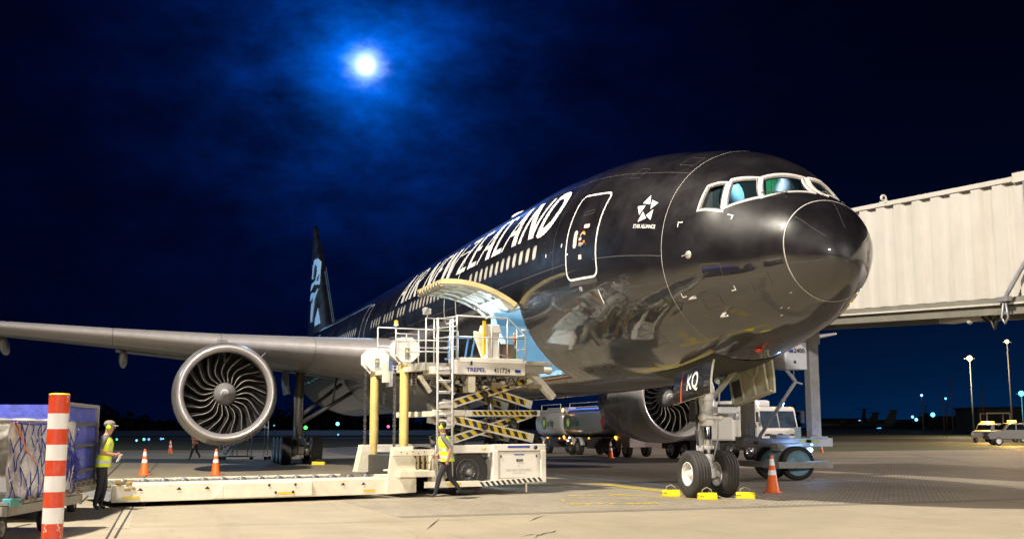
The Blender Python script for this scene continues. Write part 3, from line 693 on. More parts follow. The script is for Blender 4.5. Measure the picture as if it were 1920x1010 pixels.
# --- engines
blade_m = mat('fan blade edge metal', (.30, .27, .235), .45, .3, .1, 6, rvar=.08); blade_k = mat('fan blade black composite', (.012, .011, .011), .5, 0, .1, 6); duct_m = mat('dark duct', (.008, .0075, .0075), .6)
def engine(side):
    c0 = Vector((26.38, side * 9.61, 3.04)); ax = Vector((1, -side * .02, -.02)).normalized()
    nc = MB(); nc.lathe([(.30, 1.87), (.9, 1.985), (1.8, 2.02), (3.0, 1.97), (4.2, 1.80), (5.3, 1.55), (5.3, 1.5), (4.6, 1.4), (4.4, .9)], c0, ax, 72)
    E = nc.build('engine', [nac_grey], AC)
    lp = MB(); pr = []
    for j in range(15):
        a = -pi / 2 + pi * j / 14 * 1.0        # from outside round the front to inside
        pr.append((.30 - .30 * math.cos(a) * 1.0 if False else .30 * (1 - math.cos(a)), 1.74 + .135 * -math.sin(a)))
    pr = [(.305, 1.868), (.20, 1.852), (.11, 1.828), (.045, 1.80), (.01, 1.772), (0, 1.745), (.012, 1.712), (.05, 1.678), (.12, 1.638), (.22, 1.602), (.34, 1.575)]
    lp.lathe(pr, c0, ax, 96); lp.build('inlet_lip', [lip_metal], E)
    du = MB(); du.lathe([(.34, 1.575), (.6, 1.58), (1.1, 1.625), (1.75, 1.645), (1.75, .3)], c0, ax, 72); du.build('inlet_duct', [mat('inlet liner', (.16, .15, .145), .5, .2, .05, 4), ], E)
    bk = MB(); bk.lathe([(1.74, 1.64), (1.745, 1.0), (1.75, .2)], c0, ax, 48); bk.build('fan_case', [duct_m], E)
    x = Vector((0, 0, 1)); x = (x - ax * x.dot(ax)).normalized(); y = ax.cross(x)
    sp = MB(); spp = [(.62, .012), (.64, .05), (.70, .10), (.85, .19), (.98, .285), (1.12, .37), (1.26, .435), (1.42, .465)]
    sp.lathe(spp, c0, ax, 40)
    # white swirl on the spinner
    P = []; m_ = 26
    for j in range(m_ + 1):
        t = j / m_; a = -2.3 + 4.7 * t; r0 = .055 + .145 * t; wdt = .05 * math.sin(pi * min(1, .12 + t * .95))**.6
        for rr in (r0 - wdt / 2, r0 + wdt / 2):
            rr = max(rr, .01); al = np.interp(rr, [q[1] for q in spp], [q[0] for q in spp]); P.append(c0 + ax * (al - .007) + (x * math.cos(a) + y * math.sin(a) * -1) * rr)
    sp.add(P, [(2 * j, 2 * j + 1, 2 * j + 3, 2 * j + 2) for j in range(m_)], 1, True)
    sp.build('spinner', [mat('spinner grey', (.26, .255, .26), .4, .1), decal_white], E)
    nb = 22
    for k in range(nb):
        b = MB(); a0 = 2 * pi * k / nb; rs = [.44 + 1.185 * i / 12 for i in range(13)]
        def Bp(r, c):
            q = (r - .44) / 1.185
            sw = a0 + .26 * math.sin(q * pi * .55) - .40 * q * q + .08 * math.sin(q * pi * 2)     # swept, S-shaped leading edge
            tw = R_(14 + 30 * q); ch = .30 + .28 * math.sin(q * pi * .7)
            ang = sw + (c * ch * math.sin(tw)) / r * .62; al = 1.22 + .16 * q * q - .05 * math.sin(q * pi) + c * ch * math.cos(tw) * .8
            return c0 + ax * al + (x * math.cos(ang) - y * math.sin(ang)) * r
        b.grid(Bp, rs, [0, .05, .10], 0); b.grid(Bp, rs, [.10, .35, .7, 1], 1)
        b.build('fan_blade', [blade_m, blade_k], E, solid=.026, norm=False)
    ex = MB(); ex.lathe([(4.2, 1.05), (5.8, .95), (6.6, .72), (6.6, .66), (5.9, .62)], c0, ax, 32); ex.lathe([(5.8, .55), (6.8, .35), (7.5, .02)], c0, ax, 24); ex.build('exhaust', [mat('exhaust metal', (.18, .15, .12), .35, .9)], E)
    # pylon
    py = MB(); Y = side * 9.61
    def pyl(x_, q):
        t = (x_ - 27.4) / 7.5; w = .22 * min(1, max(.05, t * 4)) * (1 - .5 * t); top = 5.02 + .40 * min(1, t * 2.2); bot = 4.6 + .2 * t
        return Vector((x_, Y + w * (1 if q in (1, 2) else -1), (top, top, bot - .4, bot - .4)[int(q)]))
    py.grid(pyl, [27.4 + .5 * i for i in range(14)], [0, 1, 2, 3], 0, False, closed_v=True); py.build('pylon', [nac_grey], E)
    st_ = MB(); a = c0 + ax * 1.3 + Vector((0, -side * 1.35, 1.45)); st_.prism([(0, 0), (1.2, 0), (1.0, .35), (.5, .3)], lambda u, v, t: a + Vector((u, -side * v * .8, v * .8)) + Vector((0, t, 0)), -.015, .015); st_.build('strake', [nac_grey], E)
    return E
engine(1); engine(-1)

# --- tail
mb = MB(); rt = [(61.0, 8.6, 12.2), (61.6, 9.2, 11.4), (65.6, 13.3, 7.0), (69.64, 17.45, 2.4), (70.1, 17.72, 1.8)]
mb.grid(lambda k, u: Vector((k[0] + k[2] * ((1 - math.cos(2 * pi * u)) / 2), .085 * k[2] * math.sin(2 * pi * u) * (1 - .6 * ((1 - math.cos(2 * pi * u)) / 2)), k[1])), rt, [j / 32 for j in range(32)], closed_v=True)
mb.f.append([4 * 32 + j for j in range(32)]); mb.m.append(0); mb.s.append(False)
FIN = mb.build('tail_fin', [black_paint], AC)
mb = MB(); koru = mat('pale blue fin emblem', (.42, .66, .92), .5, 0, .05, 2)
K1 = [(68.59, 13.28), (68.6, 14.14), (68.17, 14.65), (67.23, 14.65), (66.39, 14.3), (65.97, 13.49), (65.27, 12.39), (66.92, 12.55), (68.88, 12.22), (68.93, 12.56), (68.2, 12.8), (66.66, 12.84), (66.56, 13.39), (66.88, 13.9), (67.35, 14.2), (67.89, 14.04), (68.09, 13.69), (68.06, 13.11)]
K2 = [(68.81, 11.78), (68.4, 12.02), (65.35, 12.11), (65.59, 11.69), (66.12, 11.2), (66.5, 9.67), (67.1, 9.64), (67.58, 10.33), (67.58, 11.17), (67.22, 11.23), (67.27, 10.77), (67.0, 10.18), (66.86, 10.91), (66.79, 11.65), (68.5, 11.41)]
K3 = [(64.37, 10.51), (62.94, 9.26), (64.64, 9.19), (64.82, 9.61)]
def finy(x, z):
    ks = sorted(rt, key=lambda k: k[1]); xl = np.interp(z, [k[1] for k in ks], [k[0] for k in ks]); c = np.interp(z, [k[1] for k in ks], [k[2] for k in ks]); q = min(max((x - xl) / c, .01), .99)
    u = math.acos(1 - 2 * q) / (2 * pi); return .085 * c * math.sin(2 * pi * u) * (1 - .6 * q)
for kk in (K1, K2, K3): mb.prism(kk, lambda u, v, t: Vector((u, finy(u, v) + t, v)), .02, .05)
mb.build('fin_emblem', [koru], FIN)
mb = MB(); mb.bar((60.9, .02, 9.1), (65.1, .02, 13.35), .04, .10, 0); mb.bar((60.2, .02, 9.0), (64.6, .02, 13.6), .03, .06, 0); mb.build('fin_leading_edge', [mat('blue lit edge metal', (.10, .20, .30), .3, .4)], FIN)  # blue light on the fin edge put into its metal colour
for s in (1, -1):
    mb = MB(); st = [(1.0, 64.6, 7.2, 7.4), (10.6, 71.6, 2.6, 8.4)]
    mb.grid(lambda k, u: Vector((k[1] + k[2] * ((1 - math.cos(2 * pi * u)) / 2), s * k[0], k[3] + .05 * k[2] * math.sin(2 * pi * u))), st, [j / 24 for j in range(24)], closed_v=True); mb.build('tailplane', [black_paint], AC)

# --- landing gear
def wheel_parts(c, ax, r, w, rr, parent, rimm=None, grooves=4, n=48):
    """tyre with crown, shoulder and circumferential grooves, plus a dished rim"""
    c = Vector(c); ax = Vector(ax).normalized(); h = w / 2; pr = [(-h * .72, rr), (-h * .95, rr + (r - rr) * .25), (-h, rr + (r - rr) * .55), (-h * .93, rr + (r - rr) * .82), (-h * .74, r * .975)]
    gw = .012
    for g in range(grooves):
        x = -h * .55 + h * 1.1 * g / max(1, grooves - 1); e = r - .006 * (abs(x) / h)**2
        pr += [(x - gw, e), (x - gw * .8, e - .014), (x + gw * .8, e - .014), (x + gw, e)]
    pr += [(h * .74, r * .975), (h * .93, rr + (r - rr) * .82), (h, rr + (r - rr) * .55), (h * .95, rr + (r - rr) * .25), (h * .72, rr)]
    t = MB(); t.lathe(pr, c, ax, n); t.build('tyre', [rubber], parent)
    m_ = MB()
    for s in (1, -1):
        m_.lathe([(s * h * .80, rr + .012), (s * h * .86, rr + .004), (s * h * .84, rr - .02), (s * h * .5, rr - .04), (s * h * .3, rr * .55), (s * h * .34, rr * .32), (s * h * .62, rr * .28), (s * h * .66, rr * .2), (s * h * .66, 0)], c, ax, n)
    ref = Vector((0, 0, 1)); y = ax.cross(ref)
    for k in range(8):
        a = 2 * pi * k / 8
        for s in (1, -1): m_.lathe([(s * h * .30, .02), (s * h * .40, .02), (s * h * .40, 0)], c + (ref * math.cos(a) + y * math.sin(a)) * rr * .68, ax, 6)
    m_.lathe([(-h * .6, rr + .02), (h * .6, rr + .02)], c, ax, n)
    m_.build('rim', [rimm or gear_white], parent)
NG = MB(); x = 5.89
NG.tube((x, 0, .95), (x, 0, 1.75), .105, 20, 1); NG.tube((x, 0, 1.7), (x, 0, 3.3), .15, 20, 0); NG.tube((x, 0, .5), (x, 0, 1.0), .125, 20, 0)
NG.tube((x, 0, 1.12), (x, 0, 1.2), .15, 20, 0); NG.tube((x, 0, .86), (x, 0, .92), .15, 20, 0); NG.tube((x, 0, 1.66), (x, 0, 1.86), .2, 20, 0); NG.tube((x, 0, 2.25), (x, 0, 2.4), .19, 20, 0)
NG.tube((x, -.4, .545), (x, .4, .545), .075, 14, 0); NG.box((x - .02, 0, .56), (.26, .22, .22), 0)
NG.ball((x - .2, .22, 1.86), .11, 0); NG.ball((x - .2, -.24, 1.86), .09, 0); NG.tube((x - .2, -.3, 1.86), (x - .2, .3, 1.86), .06, 10, 0)
NGo = NG.build('nose_gear', [gear_white, mat('chrome strut', (.75, .76, .78), .12, 1., .03)], AC, bevel=.006)
for s in (1, -1): wheel_parts((x, s * .375, .546), (0, 1, 0), .546, .42, .27, NGo)
mb = MB()
mb.bar((x + .16, 0, 1.7), (x + .42, 0, 1.15), .16, .05, 0); mb.bar((x + .42, 0, 1.15), (x + .13, 0, .66), .16, .05, 0); mb.build('torque_link', [gear_white], NGo, bevel=.01)
mb = MB(); mb.bar((x + .1, .12, 2.2), (x + 1.7, .3, 3.25), .09, .09); mb.bar((x + .1, -.12, 2.2), (x + 1.7, -.3, 3.25), .09, .09); mb.bar((x - .05, .14, 2.3), (x - .9, .35, 3.3), .12, .10); mb.bar((x - .05, -.14, 2.3), (x - 1.3, -.55, 3.4), .1, .09)
mb.path([(x - .1, .2, 3.2), (x - .3, .28, 2.7), (x - .15, .24, 2.2), (x - .2, .2, 1.9)], .05, 8); mb.path([(x + .12, .2, 3.1), (x + .25, .2, 2.4), (x + .22, .14, 1.6), (x + .3, .1, 1.15), (x + .12, .05, .8)], .022, 8)
mb.path([(x - .12, -.2, 3.1), (x - .26, -.22, 2.5), (x - .18, -.2, 1.9), (x - .34, -.1, 1.4), (x - .14, -.04, .8)], .02, 8)
mb.build('drag_brace', [mat('brace grey green', (.36, .36, .31), .45, .1, .1, 6, dirt=.4)], NGo, bevel=.012)
mb = MB(); mb.box((x - .38, -.28, 2.02), (.25, .5, .15), 0); mb.box((x - .42, -.28, 2.13), (.2, .36, .06), 1); mb.tube((x - .1, -.78, 1.9), (x - .1, -.66, 1.9), .1, 12, 0); mb.bar((x - .2, -.3, 1.9), (x - .1, -.7, 1.9), .08, .08, 0)
mb.build('steering_box', [mat('box grey', (.50, .52, .56), .4, .2), dark_metal], NGo, bevel=.015); mb = MB(); mb.box((x + .05, .3, 2.0), (.3, .12, .5), 1); mb.path([(x, .26, 1.75), (x - .12, .36, 1.55), (x - .1, .3, 1.2)], .03, 8, 1)
mb.build('valve_block', [mat('box grey', (.50, .52, .56), .4, .2), dark_metal], NGo, bevel=.015)
for (yy, zz) in ((.22, 2.95), (-.22, 2.75)):
    mb = MB(); mb.lathe([(0, .02), (.0, .13), (.1, .14), (.16, .08), (.16, 0)], (x - .33, yy, zz), (1, 0, 0), 18); mb.build('landing_light', [mat('lamp glass', (.55, .62, .7), .1, .6)], NGo)
# gear doors: forward pair hangs below the belly beside the leg
def gdoor(y, X0, X1, z0, z1, slope, mats, inner=False):
    mb = MB(); lean = .12 * (1 if y > 0 else -1)
    def P(u, v, t): return Vector((u, y + lean * (1 - v) + t, z0 + (z1 - z0) * v + slope * (u - X0)))
    us = [X0 + (X1 - X0) * i / 10 for i in range(11)]; vs = [i / 8 for i in range(9)]
    def bow(v): return .045 * math.sin(pi * v * .8) * (1 if y > 0 else -1)
    mb.grid(lambda u, v: P(u, v, bow(v)), us, vs, 0); mb.grid(lambda u, v: P(u, v, bow(v) - .05 * (1 if y > 0 else -1)), us, vs, 1)
    for u in (X0, X1): mb.grid(lambda q, v: P(u, v, bow(v) - q * (1 if y > 0 else -1)), [0, .05], vs, 1)
    for v in (0, 1): mb.grid(lambda u, q: P(u, v, bow(v) - q * (1 if y > 0 else -1)), us, [0, .05], 1)
    return mb.build('gear_door', mats, AC), P, bow
g1, P1, b1 = gdoor(.95, 3.7, 5.5, 2.36, 3.08, -.13, [black_paint, primer])
mb = MB(); vs_, fs_ = text_mesh('KQ', .62, bold=.012, xs=.62)
mb.add([P1(4.55 - v.x, (v.y) / .89 + .32, b1(v.y / .89 + .32) + .008) for v in vs_], fs_); mb.build('lettering', [decal_white], g1, norm=False)
mb = MB(); mb.grid(lambda u, v: P1(u, v, b1(v) + .007), [5.06, 5.10], [i / 8 for i in range(9)]); mb.build('red_line', [mat('red line', (.75, .09, .02), .5)], g1, norm=False)
g2, P2, b2 = gdoor(-.95, 4.55, 6.5, 2.41, 3.38, -.165, [black_paint, primer])
mb = MB()
for u in (4.75, 5.3, 5.85, 6.35): mb.bar(P2(u, .05, .07), P2(u, .98, .1), .05, .04)
mb.bar(P2(4.6, .95, .1), P2(6.45, .95, .1), .05, .06); mb.bar(P2(4.6, .05, .08), P2(6.45, .05, .08), .05, .05)
mb.path([P2(4.9, .9, .14), P2(5.0, .55, .14), P2(5.25, .45, .14), P2(5.5, .62, .14), P2(5.6, .9, .14)], .014, 6)
mb.build('door_stiffener', [primer], g2)
mb = MB(); mb.grid(lambda u, v: P2(u, v, b2(v) + .07), [5.95, 6.4], [.2, .4, .62]); mb.build('door_plate', [dark_metal], g2)
# wheel bay: flat dark patch painting the shade of the recess
mb = MB(); mb.grid(lambda u, v: FS(u, v, .012), [3.9 + .3 * i for i in range(10)], [-110 + 4 * i for i in range(11)]); mb.build('gear_bay_shade', [mat('bay shade', (.03, .03, .026), .7, 0, .3, 3)], AC)
mb = MB(); mb.lathe([(0, .08), (.02, .085), (.06, .07), (.08, 0)], (3.1, .2, 3.275), (0, 0, -1), 16); mb.build('red_beacon', [mat('red lens', (.5, .03, .01), .2, emis=(1, .05, .01), es=.03)], AC)

def main_gear(side):
    mb = MB(); y = side * 5.49; X = 37.11; xt = 37.0
    mb.tube((X, y, .85), (xt, y - side * .1, 4.6), .21, 18); mb.tube((X, y, .7), (X, y, 1.9), .15, 18, 1)
    mb.bar((X - 1.6, y, .66), (X + 1.6, y, .66), .3, .32); 
    for dx in (-1.45, 0, 1.45): mb.tube((X + dx, y - .9, .66), (X + dx, y + .9, .66), .09, 12)
    for dy in (-.3, .3):
        for dx in (-1.45, 0, 1.45): mb.tube((X + dx, y + dy - .1, .66), (X + dx, y + dy + .1, .66), .26, 14, 2)
    Mg = mb.build('main_gear', [mat('gear grey', (.20, .19, .17), .4, .2, .15, 8), steel, mat('brake metal', (.30, .27, .22), .35, .8)], AC, bevel=.01)
    for dx in (-1.45, 0, 1.45):
        for dy in (-.7, .7): wheel_parts((X + dx, y + dy, .66), (0, 1, 0), .66, .52, .31, Mg, grooves=5, n=36)
    br = MB(); br.tube((X - .1, y - side * .1, 1.9), (X + .2, y - side * 3.1, 3.7), .1, 10); br.tube((X + .2, y - side * .2, 2.3), (X + 1.8, y - side * 2.4, 3.9), .09, 10); br.tube((X + .1, y - side * 1.7, 2.8), (X + .1, y - side * 1.9, 4.2), .05, 8)
    br.path([(X - .3, y + .1, 4.4), (X - .35, y + .2, 3.2), (X - .3, y + .15, 2.0), (X - .9, y + .1, 1.2)], .03, 8); br.path([(X - .3, y - .15, 4.4), (X - .4, y - .2, 3.0), (X - .3, y - .2, 1.6), (X - 1.2, y - .3, .9)], .025, 8)
    br.build('side_brace', [mat('gear grey', (.1, .1, .1))], Mg)
    lk = MB(); lk.bar((X - .2, y, 1.75), (X - .55, y, 1.25), .3, .07); lk.bar((X - .55, y, 1.25), (X - .2, y, .8), .3, .07)
    for k in range(7):
        a = (X - 1.5 + random.random() * .5, y + random.uniform(-.45, .45), .35 + random.random() * .7); bk_ = MB(); bk_.box(a, (.12, .12, .1 + .2 * random.random())); bk_.build('brake_fitting', [mat('worn gear metal', (.50, .46, .38), .35, .5, .2, 9)], Mg, bevel=.01)
    lk.build('torque_link', [mat('worn gear metal', (.50, .46, .38), .35, .5, .2, 9)], Mg, bevel=.01)
    dr = MB(); dr.grid(lambda u, v: Vector((X - 1.3 + 2.6 * u, y + side * (.55 + .1 * math.sin(v * 3)), 3.3 + 1.5 * v)), [0, .3, .6, 1], [0, .3, .6, 1]); dr.build('gear_door', [wing_grey], Mg, solid=.04)
main_gear(1); main_gear(-1)
# ================================================================== GROUND
def ground_material(name, kind):
    mt = bpy.data.materials.new(name); mt.use_nodes = True; nt = mt.node_tree; N = nt.nodes; L = nt.links; b = N['Principled BSDF']
    tc = N.new('ShaderNodeTexCoord'); P = tc.outputs['Object']
    def noise(sc, det=6, ro=.6, vec=P):
        n = N.new('ShaderNodeTexNoise'); n.inputs['Scale'].default_value = sc; n.inputs['Detail'].default_value = det; n.inputs['Roughness'].default_value = ro; L.new(vec, n.inputs['Vector']); return n.outputs[0]
    def ramp(f, a, b_, lo, hi):
        r = N.new('ShaderNodeMapRange'); r.inputs['From Min'].default_value = a; r.inputs['From Max'].default_value = b_; r.inputs['To Min'].default_value = lo; r.inputs['To Max'].default_value = hi; L.new(f, r.inputs[0]); return r.outputs[0]
    def mul(a, b_):
        m_ = N.new('ShaderNodeMath'); m_.operation = 'MULTIPLY'
        for i, v in enumerate((a, b_)):
            if isinstance(v, float): m_.inputs[i].default_value = v
            else: L.new(v, m_.inputs[i])
        return m_.outputs[0]
    big = ramp(noise(.11, 5), .3, .7, .84, 1.14); med = ramp(noise(.9, 8, .7), .3, .7, .90, 1.10); fine = ramp(noise(38, 6, .75), .28, .72, .78, 1.22)
    mps = N.new('ShaderNodeMapping'); mps.inputs['Scale'].default_value = (.10, 1.6, 1); mps.inputs['Rotation'].default_value = (0, 0, R_(14)); L.new(P, mps.inputs[0])
    streak = ramp(noise(1.0, 7, .7, mps.outputs[0]), .52, .72, 1.0, .84)
    f = mul(mul(mul(big, med), fine), streak)
    stain = ramp(noise(.5, 9, .75), .58, .70, 1.0, .76); f = mul(f, stain)
    spots = ramp(noise(2.6, 3, .5), .70, .76, 1.0, .62); f = mul(f, spots)
    base = N.new('ShaderNodeVectorMath'); base.operation = 'SCALE'; L.new(f, base.inputs['Scale'])
    if kind == 'paver':
        mp = N.new('ShaderNodeMapping'); mp.inputs['Rotation'].default_value = (0, 0, R_(37)); L.new(P, mp.inputs[0])
        br = N.new('ShaderNodeTexBrick'); br.inputs['Scale'].default_value = 1.0; br.inputs['Brick Width'].default_value = .22; br.inputs['Row Height'].default_value = .11
        br.inputs['Mortar Size'].default_value = .008; br.inputs['Mortar Smooth'].default_value = .3
        br.inputs['Color1'].default_value = (.345, .30, .225, 1); br.inputs['Color2'].default_value = (.285, .248, .19, 1); br.inputs['Mortar'].default_value = (.14, .122, .095, 1)
        L.new(mp.outputs[0], br.inputs['Vector']); L.new(br.outputs[0], base.inputs[0])
        bu = N.new('ShaderNodeBump'); bu.inputs['Strength'].default_value = .7; bu.inputs['Distance'].default_value = .006; L.new(br.outputs['Fac'], bu.inputs['Height']); bu.invert = True; L.new(bu.outputs[0], b.inputs['Normal'])
        b.inputs['Roughness'].default_value = .62
    elif kind == 'grass':
        base.inputs[0].default_value = (.035, .045, .018); b.inputs['Roughness'].default_value = .9
    else:
        base.inputs[0].default_value = {'concrete': (.315, .270, .195), 'far': (.22, .195, .17), 'band': (.20, .178, .14), 'strip': (.35, .31, .23), 'worn': (.15, .16, .085), 'taxi': (.32, .29, .24)}[kind]  # worn: grass tone lightened as if dimly lit
        bu = N.new('ShaderNodeBump'); bu.inputs['Strength'].default_value = .5; bu.inputs['Distance'].default_value = .004; L.new(noise(90, 5, .7), bu.inputs['Height']); L.new(bu.outputs[0], b.inputs['Normal'])
        b.inputs['Roughness'].default_value = .66
    L.new(base.outputs[0], b.inputs['Base Color'])
    return mt
def sheet(name, poly, z, m_, kind='structure'):
    mb = MB(); mb.add([Vector((p[0], p[1], z)) for p in poly], [list(range(len(poly)))]); return tag(mb.build(name, m_), kind=kind)
concrete = ground_material('apron concrete', 'concrete'); paver = ground_material('block paving', 'paver')
# apron: big flat sheet, the land beyond rises very slightly
FD = Vector((_f.x, _f.y, 0)).normalized(); RD = Vector((_r.x, _r.y, 0)).normalized(); C0 = Vector((CC.x, CC.y, 0))
def FR(fw, rt, z=0.): v = C0 + FD * fw + RD * rt; return Vector((v.x, v.y, z))
mb = MB(); mb.add([FR(-150, -400), FR(-150, 400), FR(260, 400), FR(260, -400)], [(0, 1, 2, 3)]); tag(mb.build('apron', concrete), kind='structure')
mb = MB(); mb.add([FR(260, -400), FR(260, 400), FR(400, 600, .1), FR(400, -600, .1)], [(0, 1, 2, 3)]); tag(mb.build('grass_verge', ground_material('verge grass', 'grass')), kind='structure')
mb = MB(); mb.add([FR(400, -600, .1), FR(400, 600, .1), FR(560, 800, 1.9), FR(560, -800, 1.9)], [(0, 1, 2, 3)]); tag(mb.build('taxiway', ground_material('taxiway concrete', 'taxi')), kind='structure')
mb = MB(); mb.add([FR(560, -800, 1.9), FR(560, 800, 1.9), FR(900, 1300, 3.4), FR(900, -1300, 3.4)], [(0, 1, 2, 3)])
mb.add([FR(900, -1300, 3.4), FR(900, 1300, 3.4), FR(4000, 5000, 3.4), FR(4000, -5000, 3.4)], [(0, 1, 2, 3)]); tag(mb.build('grass_field', ground_material('airfield grass', 'grass')), kind='structure')
grassm = ground_material('airfield grass strip', 'grass')
mb = MB(); mb.add([FR(82, 18, .012), FR(96, 52, .012), FR(118, 56, .012), FR(122, 20, .012)], [(0, 1, 2, 3)]); tag(mb.build('grass_strip', ground_material('lit grass', 'worn')), kind='structure')  # dim light on this grass put into its paler colour
mb = MB(); mb.add([FR(95, -330, .012), FR(95, -20, .012), FR(240, 10, .012), FR(240, -390, .012)], [(0, 1, 2, 3)]); tag(mb.build('grass_strip', grassm), kind='structure')
# block paving area with its straight front edge
a = G(860, 964); b = G(1919, 934); e = (b - a).normalized(); a2 = a - e * 1.2; b2 = a + e * 60; nrm = Vector((-e.y, e.x, 0)); nrm = nrm if nrm.dot(FD) > 0 else -nrm
sheet('block_paving', [a2, b2, b2 + nrm * 26, a2 + nrm * 46], .004, paver)
sheet('concrete_band', [a2 - nrm * .42, b2 - nrm * .42, b2 - nrm * .004, a2 - nrm * .004], .004, ground_material('band concrete', 'band'))
# slab joints and cracks
jm = mat('joint sealant', (.045, .04, .033), .7, 0, .3, 4)
def joint(p, q, w=.035, z=.008, name='slab_joint', m_=None):
    p = Vector((p[0], p[1], 0)); q = Vector((q[0], q[1], 0)); d = (q - p).normalized(); n = Vector((-d.y, d.x, 0)) * w / 2
    return sheet(name, [p - n, p + n, q + n, q - n], z, m_ or jm)
joint(G(253, 944), G(215, 1008)); joint(G(236, 946), G(170, 1060), .03)
sd = G(232, 946), G(252, 946), G(243, 990), G(214, 990)
sheet('repair_strip', sd, .004, ground_material('pale concrete strip', 'strip'))
joint(G(246, 988), G(860, 975), .02); joint(G(0, 1003), G(205, 992), .02)
joint(G(150, 944), G(228, 866), .05); joint(G(262, 905), G(297, 866), .03); joint(G(700, 905), G(650, 866), .03)
joint(G(1540, 862), G(1919, 871), .07); joint(G(1700, 850), G(1919, 884), .05); joint(G(1640, 912), G(1919, 912), .03); joint(G(1560, 836), G(1919, 843), .1)
def crack(px):
    P = [G(*p) for p in px]; mb = MB(); vs = []
    for i, p in enumerate(P):
        d = (P[min(i + 1, len(P) - 1)] - P[max(i - 1, 0)]).normalized(); n = Vector((-d.y, d.x, 0)) * (.018 if 0 < i < len(P) - 1 else .002); vs += [p - n + Vector((0, 0, .006)), p + n + Vector((0, 0, .006))]
    mb.add(vs, [(2 * i, 2 * i + 1, 2 * i + 3, 2 * i + 2) for i in range(len(P) - 1)]); tag(mb.build('crack', jm), kind='structure')
crack([(975, 1006), (1000, 1001), (1012, 1003), (1022, 999), (1038, 997), (1042, 994)]); crack([(1003, 1008), (1010, 1002), (1012, 1003)]); crack([(800, 992), (812, 982), (824, 972)])
crack([(992, 977), (1005, 971), (1022, 966)]); crack([(1408, 944), (1432, 947), (1460, 951)]); crack([(780, 1009), (784, 1003)])
random.seed(3)
# painted markings
ym = mat('yellow marking', (.62, .47, .02), .6, 0, .15, 3, dirt=.6, dirtc=(.16, .13, .07), ds=5); bm_ = mat('lit blue marking', (.34, .60, .78), .6, 0, .12, 3, dirt=.5, dirtc=(.14, .14, .12), ds=5)  # blue line colour brightened as if a vehicle lit it
joint(G(1085, 902), G(1268, 922), .13, .010, 'yellow_line', ym); joint(G(1040, 890), G(1290, 914), .17, .010, 'blue_line', bm_); joint(G(1030, 897), G(1262, 905), .12, .010, 'blue_line', bm_)
joint((7.9, 1.7), (4.4, .25), .12, .010, 'yellow_line', ym); joint((12, .02), (5.9, .02), .14, .014, 'yellow_line', ym)
joint(G(1885, 846), G(1919, 846.5), .3, .012, 'yellow_line', ym)
def ground_text(txt, p, right, size):
    mb = MB(); r = Vector(right).normalized(); up = Vector((-r.y, r.x, 0)); vs, fs = text_mesh(txt, size, align='LEFT', bold=.008); mb.add([Vector(p) + r * v.x + up * v.y + Vector((0, 0, .013)) for v in vs], fs); return tag(mb.build('painted_lettering', ym), kind='structure')
ground_text('B777-300', G(1068, 946), (-.25, -.97, 0), .5); ground_text('B767 ER', G(1066, 930), (-.25, -.97, 0), .42)
for q in ((1052, 938, 1060, 938), (1262, 930, 1268, 931)): joint(G(q[0], q[1]), G(q[2], q[3]), .3, .012, 'yellow_mark', ym)

# ================================================================== CONTAINER LOADER
LO = thing('cargo_loader', 'cream scissor-lift container loader raised at the open belly cargo door', 'cargo loader', (8.95, 3.0, 0), math.atan2(.980, -.197))
def Q(x, d, z): return Vector((x, -d, z))
haz_y = mat('hazard yellow', (.72, .50, .02), .5, 0, .08, 5, dirt=.3); haz_k = mat('hazard black', (.02, .02, .02), .5)
alu = mat('painted rail silver', (.55, .55, .54), .4, .2, .08, 8)
def hazard(a, b, h, d, n, slant=.6, base=0, dark=1, mb=None, side=-1):
    """striped panel between a and b (x,z), height h, at depth d, sheets proud of the beam"""
    mb = mb or MB(); A = Vector((a[0], a[1])); B = Vector((b[0], b[1])); L_ = (B - A).length; t = (B - A) / L_; nn = Vector((-t.y, t.x))
    def P(u, v, o): q = A + t * u + nn * v; return Q(q.x, d - o, q.y)
    mb.add([P(0, -h / 2, .004), P(L_, -h / 2, .004), P(L_, h / 2, .004), P(0, h / 2, .004)], [(0, 1, 2, 3)], base)
    w = L_ / n; s = h * slant
    for i in range(n):
        u0 = i * w + w * .25; mb.add([P(max(u0 - s / 2, 0), -h / 2, .008), P(min(u0 - s / 2 + w * .5, L_), -h / 2, .008), P(min(u0 + s / 2 + w * .5, L_), h / 2, .008), P(max(u0 + s / 2, 0), h / 2, .008)], [(0, 1, 2, 3)], dark)
    return mb
# low main deck
mb = MB(); mb.span(Q(10.42, .05, .10), Q(4.2, .16, .46)); mb.span(Q(10.42, 3.2, .10), Q(4.2, 3.3, .46)); mb.span(Q(10.3, .17, .16), Q(4.2, 3.19, .34), 1)
mb.add([Q(10.46, .05, .12), Q(10.46, 3.3, .12), Q(10.15, 3.3, .44), Q(10.15, .05, .44)], [(0, 1, 2, 3)], 1); mb.span(Q(6.1, .0, .12), Q(8.1, .045, .44))
mb.prism([(8.1, .12), (8.35, .12), (8.1, .44)], lambda u, v, t: Q(u, t, v), 0, .045)
DK = mb.build('main_deck', [loader_cream, mat('deck grey', (.20, .195, .18), .55, .3, .2, 5, dirt=.5)], LO, bevel=.012)
mb = MB()
for i in range(34): xx = 4.5 + i * .17; mb.tube(Q(xx, .35, .40), Q(xx, 3.0, .40), .035, 8)
mb.build('deck_roller', [mat('roller steel', (.32, .32, .33), .4, .6, .2, 8)], DK)
mb = MB()
for i in range(14):
    xx = 4.7 + i * .42; mb.lathe([(0, .0), (0, .10), (.10, .10), (.10, 0)], Q(xx, .20, .475), (0, -1, 0), 14, 0)
